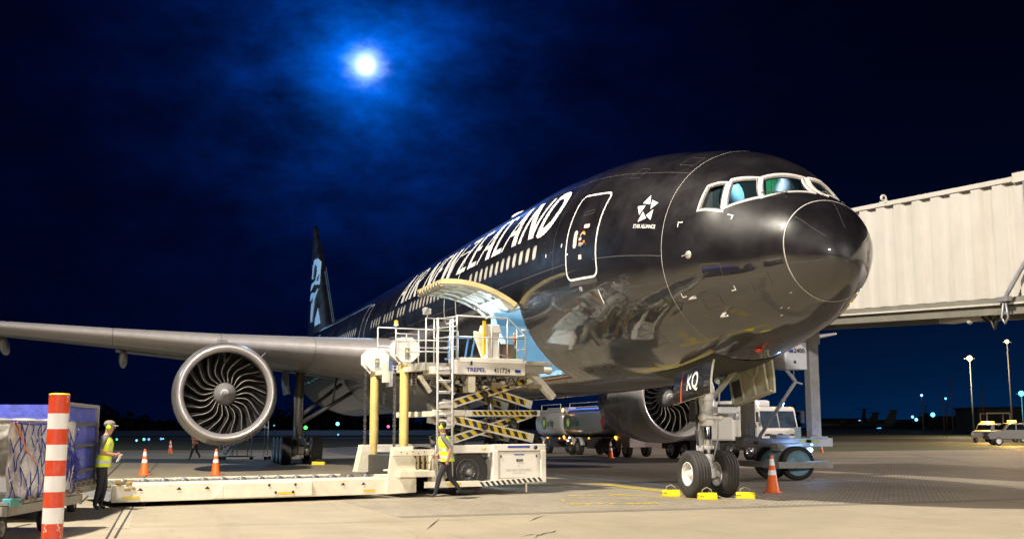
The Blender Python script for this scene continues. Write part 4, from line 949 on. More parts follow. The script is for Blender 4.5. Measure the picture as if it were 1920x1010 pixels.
mb.bar(Q(4.4, .28, .47), Q(10.2, .28, .47), .05, .04, 1); mb.bar(Q(4.4, .12, .48), Q(10.1, .12, .48), .04, .05, 2); mb.build('side_guide', [mat('dull grey metal', (.13, .13, .14), .5, .4), steel, loader_white], DK)
mb = MB()
for xx in (9.85, 9.05, 8.45, 5.35, 4.85, 7.0): mb.add([Q(xx - .06, .038, .33), Q(xx + .06, .038, .33), Q(xx, .038, .39)], [(0, 1, 2)], 0)
for xx, zz in ((6.55, .22), (6.95, .22), (6.5, .38), (7.1, .38)): mb.lathe([(0, .028), (.012, .028), (.012, 0)], Q(xx, -.002, zz), (0, 1, 0), 10, 0)
for x0, x1 in ((10.2, 9.85), (6.9, 6.5), (4.85, 4.55)): mb.add([Q(x0, -.004 if x0 == 6.9 else .042, .17), Q(x1, -.004 if x0 == 6.9 else .042, .17), Q(x1, -.004 if x0 == 6.9 else .042, .22), Q(x0, -.004 if x0 == 6.9 else .042, .22)], [(0, 1, 2, 3)], 1)
mb.build('deck_marking', [black_plain, haz_y], DK)
mb = MB()
for i in range(26): mb.box(Q(10.42 - random.random() * .5, .02 + random.random() * .5, .36 + random.random() * .17), (.04 + .09 * random.random(), .08, .05))
mb.build('deck_end_latch', [mat('rusty yellow latch', (.36, .24, .07), .6, .2, .4, 9)], DK, bevel=.006)
mb = MB(); 
for dd in (.35, 2.9): mb.tube(Q(9.7, dd, .06), Q(9.7, dd + .12, .06), .06, 12)
mb.build('castor', [dark_metal], DK)
# lifting posts with octagon heads and chains
def post(x, d, zt, zb, nm='lift_post'):
    mb = MB(); mb.tube(Q(x, d, zb), Q(x, d, zt - .28), .115, 24, 0); mb.box(Q(x, d, zt - .30), (.24, .24, .12), 1)
    P_ = mb.build(nm, [mat('faded yellow tube', (.66, .50, .17), .45, 0, .12, 3, dirt=.35, dirtc=(.62, .58, .45), ds=2), loader_cream], LO, bevel=.004)
    mb = MB(); r = .37; mb.prism([(x + r * math.cos(R_(22.5 + 45 * k)), zt + r * .9 * math.sin(R_(22.5 + 45 * k))) for k in range(8)], lambda u, v, t: Q(u, d + t, v), -.15, -.10)
    mb.prism([(x + r * math.cos(R_(22.5 + 45 * k)), zt + r * .9 * math.sin(R_(22.5 + 45 * k))) for k in range(8)], lambda u, v, t: Q(u, d + t, v), .10, .14)
    mb.box(Q(x, d, zt), (.4, .2, .36), 0); mb.span(Q(x - .06, d - .158, zt - .24), Q(x + .06, d - .152, zt + .05), 1); mb.ball(Q(x, d - .16, zt - .05), .035, 2, 8, 6)
    mb.build('octagon_guard', [mat('bright white guard', (.80, .79, .74), .4, 0, .03, 3), mat('plate grey', (.3, .3, .29), .4, .5), haz_y], P_, bevel=.006)
    mb = MB()
    for sx in (-.26, .26):
        k = int((zt - zb - .35) / .075) if sx < 0 else int(.95 / .075)
        for i in range(k):
            z = zt - .30 - i * .075; mb.box(Q(x + sx * (-1), d, z), (.075 if i % 2 else .04, .04 if i % 2 else .075, .062), 0)
        if sx > 0: mb.box(Q(x - sx * (-1) * 1, d, zt - 1.2), (.06, .05, .22), 0); mb.tube(Q(x + .26, d, zt - 1.25), Q(x + .26, d, zb), .018, 8, 0)
    mb.build('lift_chain', [mat('chain steel', (.13, .125, .12), .45, .6, .3, 20)], P_)
    return P_
post(3.33, 1.2, 3.56, .45); post(3.25, 3.3, 3.42, .52)
mb = MB(); mb.prism([(4.30, .10), (4.18, 1.18), (3.62, 1.20), (3.62, .98), (3.55, .9), (3.55, .12)], lambda u, v, t: Q(u, t, v), 0, .05)
m2 = MB(); m2.prism([(3.80, .56), (3.66, 1.2), (3.42, 1.2), (3.42, .56)], lambda u, v, t: Q(u, 3.05 + t, v), 0, .05); m2.span(Q(3.8, 3.05, .5), Q(3.0, 3.4, .56)); m2.prism([(3.80, .56), (3.66, 1.2), (3.42, 1.2), (3.42, .56)], lambda u, v, t: Q(u, 3.3 + t, v), 0, .05); m2.span(Q(3.62, 3.1, .5), Q(3.5, 3.5, 1.15)); m2.build('post_bracket', [loader_cream], LO, bevel=.008)
mb.span(Q(4.15, .05, .98), Q(3.08, .0 - .05, 1.12)); mb.span(Q(4.0, .0, .48), Q(3.1, -.12, .62)); mb.span(Q(4.0, .0, .60), Q(3.2, .9, .64)); mb.span(Q(3.95, .06, .12), Q(3.5, 1.6, .5))
for xx in (3.95, 3.8, 3.65, 3.5, 3.35): mb.lathe([(0, .015), (.008, .015), (.008, 0)], Q(xx, -.05, 1.05 + .03 * ((xx * 20) % 2 - .5)), (0, 1, 0), 8, 1)
for xx in (3.45, 3.32, 3.2): mb.bar(Q(xx, .1, .62), Q(xx, .1, 1.0), .05, .05, 2)
mb.tube(Q(3.15, .1, .8), Q(3.6, .1, .8), .025, 8, 1); mb.span(Q(3.1, .04, .25), Q(2.98, .3, 1.1), 0)
mb.build('post_frame', [loader_cream, dark_metal, mat('stained cream', (.5, .40, .2), .5, 0, .2, 4)], LO, bevel=.008)
# chassis
mb = MB(); mb.span(Q(1.45, .03, .27), Q(-.04, .9, 1.21)); mb.span(Q(2.98, .03, 1.02), Q(-.04, .14, 1.215)); mb.span(Q(3.5, .9, .45), Q(-.04, 3.2, .95), 1); mb.span(Q(1.45, 2.4, .27), Q(-.04, 3.3, 1.2)); mb.span(Q(3.2, 3.2, 1.0), Q(-.04, 3.3, 1.2))
mb.span(Q(1.47, -.02, 1.06), Q(-.05, .05, 1.225)); mb.span(Q(1.47, -.03, .27), Q(1.33, .02, 1.07)); mb.span(Q(.10, -.03, .27), Q(-.05, .02, 1.07)); mb.span(Q(1.5, .2, .9), Q(2.9, 2.9, 1.0), 1)
CH = mb.build('chassis', [loader_white, mat('chassis dark', (.06, .058, .05), .6, .2, .3, 4)], LO, bevel=.012)
mb = MB(); mb.span(Q(1.28, .0, .40), Q(.18, .03, 1.02)); Dr = mb.build('service_hatch', [loader_white], CH, bevel=.008)
mb = MB(); mb.span(Q(.80, -.012, .80), Q(.62, .0, .86), 0); mb.span(Q(.77, -.016, .82), Q(.65, -.01, .85), 1); mb.build('handle', [dark_metal, steel], Dr)
for xx in (1.24, .22): mb = MB(); mb.box(Q(xx, -.01, .93), (.03, .02, .06), 0); mb.build('hinge', [dark_metal], Dr)
mb = MB(); mb.span(Q(.86, -.005, .955), Q(.58, -.003, .98), 0); mb.span(Q(1.06, -.026, 1.135), Q(.42, -.024, 1.185), 0); mb.build('blue_label', [mat('blue label', (.05, .06, .35), .4)], Dr)
# lettering: in local coordinates the reader looks along +depth, so right is -x
mb = MB()
def loc_text(mb, txt, x, z, size, d, mi=0, **k):
    vs, fs = text_mesh(txt, size, **k); mb.add([Q(x - v.x, d, z + v.y) for v in vs], fs, mi)
loc_text(mb, 'AIR NEW ZEALAND', .73, .56, .085, -.004, xs=.95); loc_text(mb, 'AIRPORT SERVICES', .73, .50, .04, -.004)
loc_text(mb, '9', .73, .65, .1, -.004, xs=.7); mb.build('hatch_lettering', [mat('grey lettering', (.28, .27, .26), .5)], Dr, norm=False)
mb = MB(); mb.lathe([(0, .05), (.02, .05), (.02, 0)], Q(.27, -.045, 1.14), (0, 1, 0), 16, 0); mb.lathe([(0, .035), (.05, .035), (.05, 0)], Q(1.72, -.02, 1.13), (0, 1, 0), 12, 1); mb.build('fuel_cap', [dark_metal, haz_y], CH)
mb = MB(); mb.span(Q(3.35, -.10, .22), Q(1.9, -.04, .36), 0); hazard((1.9, .27), (.12, .36), .11, -.12, 12, .8, 1, 2, mb); mb.bar(Q(1.9, -.08, .28), Q(.1, -.08, .36), .06, .12, 0)
mb.add([Q(2.8, -.106, .27), Q(2.4, -.106, .27), Q(2.4, -.106, .32), Q(2.8, -.106, .32)], [(0, 1, 2, 3)], 3); mb.bar(Q(.55, -.05, .05), Q(.55, -.05, .3), .04, .04, 0)
mb.build('side_bumper', [loader_cream, loader_white, haz_k, haz_y], LO, bevel=.006)
for (xx, dd) in ((2.06, .35), (2.06, 2.9)): wheel_parts(Q(xx, dd, .57), (0, 1, 0), .57, .38, .31, LO, mat('loader rim', (.10, .10, .10), .35, .5), 3)
mb = MB(); mb.lathe([(0, .11), (.16, .10), (.20, .05), (.2, 0)], Q(2.06, .28, .57), (0, 1, 0), 16)
for k in range(10): mb.lathe([(0, .014), (.035, .014), (.035, 0)], Q(2.06 + .19 * math.cos(k * .628), .24, .57 + .19 * math.sin(k * .628)), (0, 1, 0), 6)
mb.build('wheel_hub', [steel], LO)
mb = MB(); mb.span(Q(2.85, .2, .42), Q(2.62, .4, .62), 0); mb.span(Q(2.9, .1, .82), Q(2.62, .3, .94), 1); mb.span(Q(2.82, .2, .25), Q(2.66, .5, .8), 0); mb.build('valve_box', [loader_cream, mat('red box', (.45, .03, .02), .5)], LO, bevel=.01)
# scissor arms, two stages near and far
def arm(a, b, d, h=.2, t=.07, nst=9, both=True):
    mb = MB(); A = Q(a[0], d, a[1]); B = Q(b[0], d, b[1]); mb.bar(A, B, t, h, 0, ext=.1)
    hazard((a[0] + (b[0] - a[0]) * .04, a[1] + (b[1] - a[1]) * .04), (a[0] + (b[0] - a[0]) * .97, a[1] + (b[1] - a[1]) * .97), h * .62, d - t / 2, nst, .7, 1, 2, mb)
    return mb.build('scissor_arm', [loader_white, haz_y, haz_k], LO)
for d in (.6, 2.75):
    o_ = 0 if d < 1 else .5
    arm((2.35 - o_, 2.20), (.1 - o_, 2.86), d); arm((2.35 - o_, 1.86), (.06 - o_, 1.38), d, .22)
    arm((.02 - o_, 2.24), (2.2 - o_, 2.84), d + .14, .2, .07, 8); arm((.02 - o_, 1.96), (2.2 - o_, 1.34), d + .14, .2, .07, 8)
    arm((1.9 - o_, 1.99), (-.06 - o_, 2.0), d - .12, .15, .09, 12)
mb = MB()
for (xx, zz) in ((1.43, 2.46), (1.43, 1.66), (-.0, 2.0), (.6, 1.75)): mb.lathe([(0, .0), (0, .085), (.05, .085), (.05, .05), (.07, .05), (.07, 0)], Q(xx, .50, zz), (0, 1, 0), 18, 0); mb.tube(Q(xx, .4, zz), Q(xx, 2.9, zz), .06, 10, 0)
mb.tube(Q(1.75, 1.2, 1.0), Q(1.45, 1.2, 2.9), .07, 12, 1); mb.tube(Q(.7, 1.2, 1.3), Q(1.0, 1.2, 2.8), .08, 12, 1); mb.tube(Q(1.75, 2.2, 1.0), Q(1.45, 2.2, 2.9), .07, 12, 1)
mb.build('scissor_pivot', [dark_metal, steel], LO)
mb = MB(); mb.span(Q(2.85, .48, 1.92), Q(1.85, .60, 2.07), 0); mb.span(Q(2.8, .5, 1.9), Q(2.66, 2.9, 2.04), 0); mb.prism([(2.75, 2.1), (2.2, 2.12), (2.3, 2.3), (2.6, 2.34)], lambda u, v, t: Q(u, t, v), .5, .58, 1); mb.prism([(2.75, 1.85), (2.2, 1.8), (2.3, 1.62), (2.6, 1.6)], lambda u, v, t: Q(u, t, v), .5, .58, 1)
mb.build('scissor_crosshead', [loader_cream, loader_white], LO, bevel=.015)
# lifting platform with bridge
mb = MB(); mb.span(Q(2.62, .02, 2.93), Q(.52, .12, 3.28)); mb.span(Q(3.3, .12, 3.0), Q(-.1, 3.3, 3.2), 1); mb.span(Q(3.15, .0, 2.92), Q(2.64, .5, 3.1)); mb.span(Q(2.4, -.02, 3.22), Q(.6, .6, 3.34)); mb.span(Q(3.2, 3.2, 2.95), Q(-.1, 3.3, 3.3)); mb.span(Q(.5, .05, 3.2), Q(-.3, .2, 3.3), 1)
PL = mb.build('lifting_platform', [loader_white, mat('platform deck', (.4, .38, .32), .5, .2)], LO, bevel=.012)
mb = MB(); loc_text(mb, 'TREPEL', 1.93, 3.0, .135, .012, 0, bold=.004, xs=1.25); loc_text(mb, '411724', 1.2, 2.985, .17, .012, 1, bold=.003, xs=.9); loc_text(mb, 'll', 2.08, 3.16, .13, -.026, 1, bold=.008)
mb.add([Q(.83, .012, 3.0), Q(.66, .012, 3.0), Q(.66, .012, 3.07), Q(.83, .012, 3.07)], [(0, 1, 2, 3)], 0)
mb.build('lettering', [mat('navy lettering', (.02, .03, .22), .5), black_plain], PL, norm=False)
mb = MB(); mb.bar(Q(.13, .45, 3.06), Q(-.56, .45, 2.40), .22, .17, 0); mb.tube(Q(-.55, .35, 2.42), Q(-.55, .56, 2.42), .05, 12, 1); mb.tube(Q(.1, 1.0, 3.16), Q(-.85, 1.0, 3.13), .09, 14, 0); mb.box(Q(.0, .8, 3.25), (.35, .35, .12), 2); mb.span(Q(.0, .9, 3.1), Q(-.7, 3.1, 3.18), 0)
mb.build('bridge_arm', [loader_white, dark_metal, black_plain], LO, bevel=.015)
mb = MB()
random.seed(11)
for i in range(46): mb.box(Q(2.5 - 2.4 * random.random(), .25 + random.random() * 1.6, 2.62 + random.random() * .28), (.05 + .3 * random.random(), .06 + .2 * random.random(), .04 + .10 * random.random()), random.choice((0, 0, 1, 2)))
for i in range(9): xx = .3 + .25 * i; mb.path([Q(xx, .3, 2.9), Q(xx + .1, .3, 2.72), Q(xx + .3, .32, 2.68), Q(xx + .45, .3, 2.9)], .018, 6, 1)
mb.span(Q(2.05, .2, 2.5), Q(1.85, .5, 2.9), 2); mb.ball(Q(1.72, .22, 2.66), .06, 1)
mb.build('hydraulic_unit', [mat('grimy cream', (.30, .25, .16), .55, .1, .3, 6), dark_metal, loader_cream], LO, bevel=.006)
# ladder
mb = MB(); lx0, lx1 = 3.02, 2.62
for xx in (lx0, lx1): mb.tube(Q(xx, -.06, .38), Q(xx, -.06, 4.28), .028, 10)
z = .6
while z < 3.1: mb.tube(Q(lx0, -.06, z), Q(lx1, -.06, z), .02, 8); mb.tube(Q(lx0, -.02, z - .035), Q(lx1, -.02, z - .035), .014, 6); z += .27
mb.build('ladder', [alu], LO)
# guard rails
mb = MB()
def rl(p, r=.024): mb.path([Q(*q) for q in p], r * .8, 8)
for dd in (0.0,):
    for xx in (3.31, 3.02, 2.66): rl([(xx, dd, 3.0), (xx, dd, 4.26)])
    for z in (3.45, 3.72, 3.98, 4.26): rl([(3.31, dd, z), (2.66, dd, z)], .02)
rl([(2.47, .0, 3.3), (2.47, .0, 4.36), (1.05, .0, 4.36), (.53, .0, 3.95), (.53, .0, 3.3)], .03); rl([(1.5, 0, 3.3), (1.5, 0, 4.36)]); rl([(1.05, 0, 3.3), (1.05, 0, 4.36)])
rl([(2.47, 0, 3.85), (.53, 0, 3.85)], .022); rl([(1.3, 0, 3.85), (1.3, 0, 3.45), (1.05, 0, 3.4)], .02); rl([(.78, 0, 3.3), (.78, 0, 4.1)], .02)
for z in (3.6, 3.85, 4.1, 4.34): rl([(2.47, 0, z), (2.66, .9, z)], .018)
rl([(2.66, .9, 3.1), (2.66, .9, 4.34)]); rl([(.53, 0, 3.95), (.53, 1.0, 3.95), (.53, 1.0, 3.2)], .022); rl([(.53, 0, 3.6), (.53, 1.0, 3.6)], .02); rl([(.3, .2, 4.1), (.52, .2, 4.1)], .03)
rl([(3.31, 0, 3.72), (3.95, .6, 3.72)], .02); rl([(3.31, 0, 3.45), (3.6, .4, 3.45)], .02); rl([(3.9, .5, 3.9), (3.3, .5, 3.9)], .02); rl([(3.6, .5, 3.9), (3.6, .5, 3.7)], .018)
for xx in (3.2, 2.0, .8): rl([(xx, 3.25, 3.2), (xx, 3.25, 4.3)])
rl([(3.2, 3.25, 4.3), (.8, 3.25, 4.3)]); rl([(3.2, 3.25, 3.8), (.8, 3.25, 3.8)], .02)
mb.build('guard_rail', [alu], LO)
mb = MB()
for xx in (2.25, 2.02, 1.8, 1.62): mb.bar(Q(xx, .9, 3.3), Q(xx - .12 if xx < 2 else xx, .9, 3.95), .035, .035)
mb.bar(Q(2.35, .9, 3.35), Q(1.5, .9, 3.35), .04, .04); mb.bar(Q(2.35, .9, 3.9), Q(1.6, .9, 3.9), .035, .035); mb.build('blue_frame', [mat('blue painted frame', (.08, .25, .55), .45)], LO)
# operator console
mb = MB(); mb.span(Q(1.42, .35, 3.3), Q(1.08, .65, 4.05), 0); mb.prism([(1.52, 4.0), (1.04, 4.0), (1.1, 4.22), (1.46, 4.22)], lambda u, v, t: Q(u, t, v), .3, .7, 0); mb.prism([(1.75, 3.9), (1.5, 3.3), (1.4, 3.3), (1.4, 4.0), (1.75, 4.05)], lambda u, v, t: Q(u, t, v), .45, .52, 1)
mb.span(Q(.98, .4, 3.3), Q(.62, .5, 3.75), 2)
mb.build('operator_console', [mat('console white', (.72, .70, .66), .4, 0, .04), loader_cream, mat('brown panel', (.14, .09, .07), .6)], LO, bevel=.02)
mb = MB(); mb.bar(Q(1.55, .3, 3.45), Q(1.55, .3, 4.3), .07, .07, 0); mb.tube(Q(.72, .2, 3.7), Q(.74, .2, 3.95), .04, 10, 1); mb.tube(Q(.74, .2, 3.95), Q(.745, .2, 4.02), .02, 8, 0); mb.bar(Q(.72, .2, 3.3), Q(.72, .2, 3.62), .05, .05, 2)
mb.build('console_post', [haz_y, mat('brown handle', (.35, .15, .05), .5), mat('green stem', (.05, .12, .06), .5)], LO)
mb = MB(); mb.box(Q(3.28, .02, 4.42), (.16, .16, .14), 0); mb.tube(Q(3.32, -.05, 4.46), Q(3.42, -.12, 4.44), .06, 12, 0); mb.tube(Q(3.28, .0, 4.26), Q(3.28, .0, 4.4), .02, 8, 0)
mb.build('work_lamp', [mat('lamp housing grey', (.5, .5, .48), .4, .3)], LO, bevel=.02)
mb = MB(); mb.tube(Q(3.88, .5, 3.4), Q(3.88, .5, 4.08), .018, 8, 0); mb.lathe([(0, .06), (.03, .06), (.03, .05), (.05, .052)], Q(3.88, .5, 4.08), (0, 0, 1), 14, 0); mb.lathe([(.05, .05), (.13, .045), (.15, 0)], Q(3.88, .5, 4.08), (0, 0, 1), 14, 1)
mb.build('beacon', [alu, mat('amber lens', (.8, .35, .03), .3, emis=(1, .45, .05), es=.5)], LO)
mb = MB()
for (x, z, w, h, mi) in ((3.62, 3.15, .12, .25, 0), (3.60, 2.85, .10, .4, 1), (3.15, 3.1, .09, .2, 2), (3.12, 2.85, .12, .28, 0), (2.98, 2.95, .16, .5, 3), (3.7, 3.0, .14, .5, 3)): mb = MB(); mb.box(Q(x, 1.5, z), (w, .2, h), mi); mb.build('control_box', [mat('blue tag', (.12, .2, .5), .5), mat('silver tag', (.5, .52, .58), .35, .4), mat('pink tag', (.7, .25, .15), .5), loader_cream], LO, bevel=.01)
mb = MB(); mb.span(Q(3.4, .9, 3.0), Q(2.6, 2.9, 3.12)); mb.bar(Q(3.2, .6, 2.9), Q(2.9, .6, 2.5), .1, .1); mb.bar(Q(2.85, .3, 2.9), Q(2.4, .3, 2.45), .12, .05); mb.build('platform_bracket', [loader_cream], LO, bevel=.01)
# ================================================================== JET BRIDGE
JB = thing('jet_bridge', 'cream corrugated passenger jet bridge standing on wheeled columns behind the nose', 'jet bridge', (14, -8, 0))
JB_o = Vector((14, -8, 0))
def J(x, y, z): return Vector((x, y, z)) - JB_o
tun_m = mat('tunnel cream paint', (.49, .47, .435), .55, 0, .05, 1.5, dirt=.55, dirtc=(.36, .32, .26), ds=1.0, dst=(1.6, 1.6, .16))
tr_m = mat('tunnel grey beam', (.20, .19, .16), .5, .1, .1, 3)
# near wall: corrugated, from (16,..) forward to (-12,..); drops slightly towards the terminal
TA = Vector((16.5, -6.45, 0)); TD = Vector((-.995, -.101, 0)).normalized(); TN = Vector((-TD.y, TD.x, 0)); TN = TN if TN.y > 0 else -TN
def tz(s): return -.0465 * (s) * 1.0       # height change along the tunnel
zb0, zt0 = 5.37, 8.38
def TP(s, n, z): p = TA + TD * s + TN * n; return J(p.x, p.y, z + tz(s))
Ltun = 34.
for side, n0 in ((1, 0.), (-1, -2.7)):
    mb = MB(); s = 0; pitch = .70; prof_ = []
    while s < Ltun:
        prof_ += [(s, 0), (s + .26, 0), (s + .33, -.085), (s + .60, -.085), (s + .67, 0)]; s += pitch
    vs = []; fs = []
    for i, (a, n) in enumerate(prof_): vs += [TP(a, n0 + n * side, zb0 + .02), TP(a, n0 + n * side, zt0 - .13)]
    fs = [(2 * i, 2 * i + 2, 2 * i + 3, 2 * i + 1) for i in range(len(prof_) - 1)]; mb.add(vs, fs); mb.build('wall_panel', [tun_m], JB)
mb = MB(); mb.bar(TP(-.05, -.05, zt0 - .06), TP(Ltun, -.05, zt0 - .06), .16, .13); mb.bar(TP(-.05, -2.65, zt0 - .06), TP(Ltun, -2.65, zt0 - .06), .16, .13)
mb.bar(TP(0, -1.35, zt0 - .02), TP(Ltun, -1.35, zt0 - .02), 2.7, .05); mb.build('roof', [tun_m], JB, bevel=.01)
mb = MB(); mb.bar(TP(0, -1.35, zb0 - .02), TP(Ltun, -1.35, zb0 - .02), 2.7, .06, 0); mb.bar(TP(0, -.03, zb0 - .07), TP(Ltun, -.03, zb0 - .07), .08, .12, 1); mb.bar(TP(0, .03, zb0 - .15), TP(Ltun, .03, zb0 - .15), .12, .05, 2); mb.bar(TP(0, -.05, zb0 - .29), TP(Ltun, -.05, zb0 - .29), .1, .24, 1); mb.bar(TP(0, -2.65, zb0 - .2), TP(Ltun, -2.65, zb0 - .2), .1, .3, 1)
for s in range(1, 34, 3): mb.bar(TP(s, 0, zb0 - .15), TP(s, -2.7, zb0 - .15), .12, .12, 1)
mb.build('floor_beam', [tr_m, tr_m, tun_m], JB)
mb = MB(); mb.bar(TP(12.95, .04, zb0 - .1), TP(12.95, .04, zt0), .09, .12, 0); mb.bar(TP(12.6, .03, zt0 - .05), TP(Ltun, .03, zt0 - .02), .14, .24, 1); mb.bar(TP(13.05, .1, zb0 + 1.1), TP(12.2, .22, zb0 - .1), .07, .07, 0); mb.bar(TP(13.7, .1, zb0 + .9), TP(12.9, .22, zb0 - .15), .07, .07, 0)
mb.path([TP(12.25, .2, zb0 - .1), TP(12.3, .2, zb0 - .5), TP(12.2, .2, zb0 - .66), TP(12.1, .2, zb0 - .5), TP(12.2, .2, zb0 - .1)], .03, 8, 0); mb.box(TP(12.2, .2, zb0 - .05), (.4, .14, .12), 0)
mb.build('swing_arm', [mat('galvanised brace', (.33, .33, .36), .4, .5), tun_m], JB)
mb = MB(); mb.box(TP(10.2, -.4, zb0 - .45), (1.1, .5, .12), 0); mb.path([TP(11, -.3, zb0 - .4), TP(11.3, -.3, zb0 - .62), TP(11.6, -.3, zb0 - .4)], .03, 6, 1); mb.path([TP(11.35, -.2, zb0 - .4), TP(11.5, -.2, zb0 - .75), TP(11.62, -.2, zb0 - .45)], .045, 8, 1); mb.ball(TP(10.7, -.2, zb0 - .52), .08, 0)
mb.build('cable_tray', [tun_m, dark_metal], JB, bevel=.02)
mb = MB(); a = TP(8.0, .0, zt0); mb.lathe([(-.03, .10), (-.03, .05), (.03, .05), (.03, .10), (-.03, .10)], a + Vector((0, 0, .12)), TD, 14); mb.box(a, (.3, .06, .08)); mb.build('lifting_eye', [tun_m], JB)
# cab at the aircraft end
mb = MB(); mb.span(J(16.3, -9.4, 4.9), J(19.2, -5.2, 5.1)); mb.span(J(16.3, -9.4, 8.2), J(19.2, -5.0, 8.4)); mb.span(J(16.3, -9.4, 5.1), J(19.2, -9.2, 8.2)); mb.span(J(19.0, -9.2, 5.1), J(19.2, -5.2, 8.2)); mb.span(J(16.3, -6.4, 5.1), J(16.45, -5.0, 8.2))
mb.build('bridge_cab', [tun_m], JB, bevel=.03)
# columns, cross beam and bogie
for y, zt in ((-5.79, 5.0), (-8.22, 5.1)):
    mb = MB(); mb.box(J(14, y, 2.9), (.34, .34, 3.4), 0); mb.box(J(14, y, 1.32), (.62, .62, .06), 0)
    mb.box(J(13.82, y, 2.9), (.02, .16, 3.2), 0)
    mb.box(J(14, y, 4.75), (.44, .44, .8), 0)
    mb.build('column', [galv], JB, bevel=.02)
mb = MB(); mb.span(J(13.75, -5.45, 1.02), J(14.25, -8.75, 1.30)); mb.span(J(13.6, -6.6, .98), J(14.4, -7.5, 1.12)); mb.span(J(13.5, -6.5, 1.3), J(13.9, -7.0, 1.42))
CB = mb.build('cross_beam', [galv], JB, bevel=.015)
mb = MB(); mb.box(J(13.74, -5.9, 1.16), (.01, .18, .1), 0); mb.box(J(13.74, -7.7, 1.2), (.01, .45, .09), 1); mb.box(J(13.74, -8.0, 1.2), (.01, .5, .09), 1); mb.build('notice', [mat('red blue sticker', (.25, .08, .15), .5), mat('pale yellow sticker', (.55, .5, .12), .5)], CB)
mb = MB(); mb.tube(J(14, -6.98, .9), J(14, -6.98, 1.05), .4, 20); mb.span(J(12.75, -6.1, .38), J(12.83, -8.05, .58)); mb.span(J(15.2, -6.1, .38), J(15.28, -8.05, .58)); mb.span(J(12.8, -7.9, .38), J(15.25, -8.0, .58)); mb.span(J(12.8, -6.15, .38), J(15.25, -6.25, .58)); mb.span(J(13.7, -7.2, .45), J(14.3, -6.8, .95))
BG = mb.build('bogie', [galv], JB, bevel=.012)
for (xx, yy) in ((13.2, -7.02), (14.2, -6.7)):
    mb = MB(); c = J(xx, yy, .53); ax = Vector((.80, -.60, 0)); ax = Vector((-.55, .83, 0)) if False else Vector((.9, -.2, 0)).normalized()
    mb.lathe([(-.17, .40), (-.18, .50), (-.15, .53), (.15, .53), (.18, .50), (.17, .40)], c, ax, 40, 0); mb.lathe([(-.15, .41), (-.10, .385), (-.09, .06), (-.17, .06), (-.17, 0)], c, ax, 40, 1); mb.lathe([(.15, .41), (.10, .385), (.09, .06), (.17, .06), (.17, 0)], c, ax, 40, 1)
    for k in range(6): mb.lathe([(-.11, .03), (-.085, .03)], c + Vector((0, math.cos(k * 1.047) * .2, math.sin(k * 1.047) * .2)), ax, 8, 0)
    mb.build('bogie_wheel', [rubber, mat('pale blue wheel disc', (.22, .40, .52), .5, 0, .1, 5, dirt=.3)], BG)
mb = MB(); mb.bar(J(13.6, -5.95, 1.35), J(13.5, -7.28, 3.1), .09, .09); mb.bar(J(13.5, -7.28, 3.1), J(13.5, -6.5, 4.0), .09, .09); mb.tube(J(13.45, -7.2, 3.1), J(13.45, -7.5, 3.02), .03, 8); mb.path([J(13.6, -7.0, 4.0), J(13.55, -7.3, 3.8), J(13.55, -7.25, 3.3)], .015, 6)
mb.build('hinged_strut', [galv], JB, bevel=.008)
mb = MB(); mb.span(J(13.3, -6.85, 3.48), J(13.9, -7.6, 4.35), 0); mb.span(J(13.4, -5.9, 3.5), J(14.1, -6.85, 4.2), 1)
SB = mb.build('equipment_box', [mat('pale box', (.50, .52, .58), .4, 0, .05), mat('grey box', (.16, .15, .14), .5)], JB, bevel=.01)
mb = MB(); text_on(mb, '2400', J(13.29, -7.32, 4.02), (0, -1, 0), (0, 0, 1), .2, 0, .004, bold=.003); mb.box(J(13.29, -7.02, 4.07), (.006, .16, .10), 1); mb.box(J(13.29, -7.15, 3.72), (.006, .08, .08), 2)
mb.build('lettering', [black_plain, mat('navy logo', (.03, .06, .25), .5), dark_metal], SB, norm=False)
mb = MB(); mb.box(J(13.45, -7.62, .95), (.14, .2, .12), 0); mb.ball(J(13.3, -7.62, .93), .07, 1); mb.box(J(13.36, -7.7, 1.1), (.05, .05, .05), 1); mb.build('warning_lamp', [galv, mat('blue lamp glow', (.3, .6, 1), .3, emis=(.30, .55, 1), es=5)], JB)
p_ = point('warning_lamp_light', tuple(J(13.0, -7.55, 1.0)), 22, (.2, .45, 1), .06); p_.parent = JB

# ================================================================== CONES, CHOCKS, BOLLARD
def cone():
    t = thing('traffic_cone', 'x', 'traffic cone', (0, 0, 0), 0, 'traffic cones round the parked aircraft')
    mb = MB(); mb.prism([(.24 * math.cos(R_(a)), .24 * math.sin(R_(a))) for a in range(22, 382, 45)], lambda u, v, q: Vector((u, v, q)), 0, .035); mb.build('base', [orange_p], t, bevel=.008)
    mb = MB(); mb.lathe([(.035, .175), (.06, .160), (.92, .035), (.93, .03), (.93, .022), (.8, .02)], (0, 0, 0), (0, 0, 1), 28, 0); b = mb.build('body', [orange_p], t)
    for z0, z1 in ((.44, .56), (.68, .84)):
        r = lambda z: .160 - (z - .06) * .1453 + .003
        mb = MB(); mb.lathe([(z0, r(z0)), (z1, r(z1))], (0, 0, 0), (0, 0, 1), 28); mb.build('reflective_band', [reflect_w], t)
    return t
cones = [(G(404, 890), 'traffic cone directly below the near engine, behind the loader deck'), (G(270, 890), 'traffic cone between the standing worker and the near engine'),
         (G(319, 849), 'small distant traffic cone left of the near engine on the dark apron'), (G(1449, 923), 'large traffic cone right of the nose wheels'),
         (G(1145, 858), 'dull traffic cone in front of the fuel tanker'), (G(1541, 847), 'short orange cone at the far right end of the jet bridge beam'), (G(1279, 846), 'red and white cone behind the nose gear beside the truck wheels')]
c0 = cone()
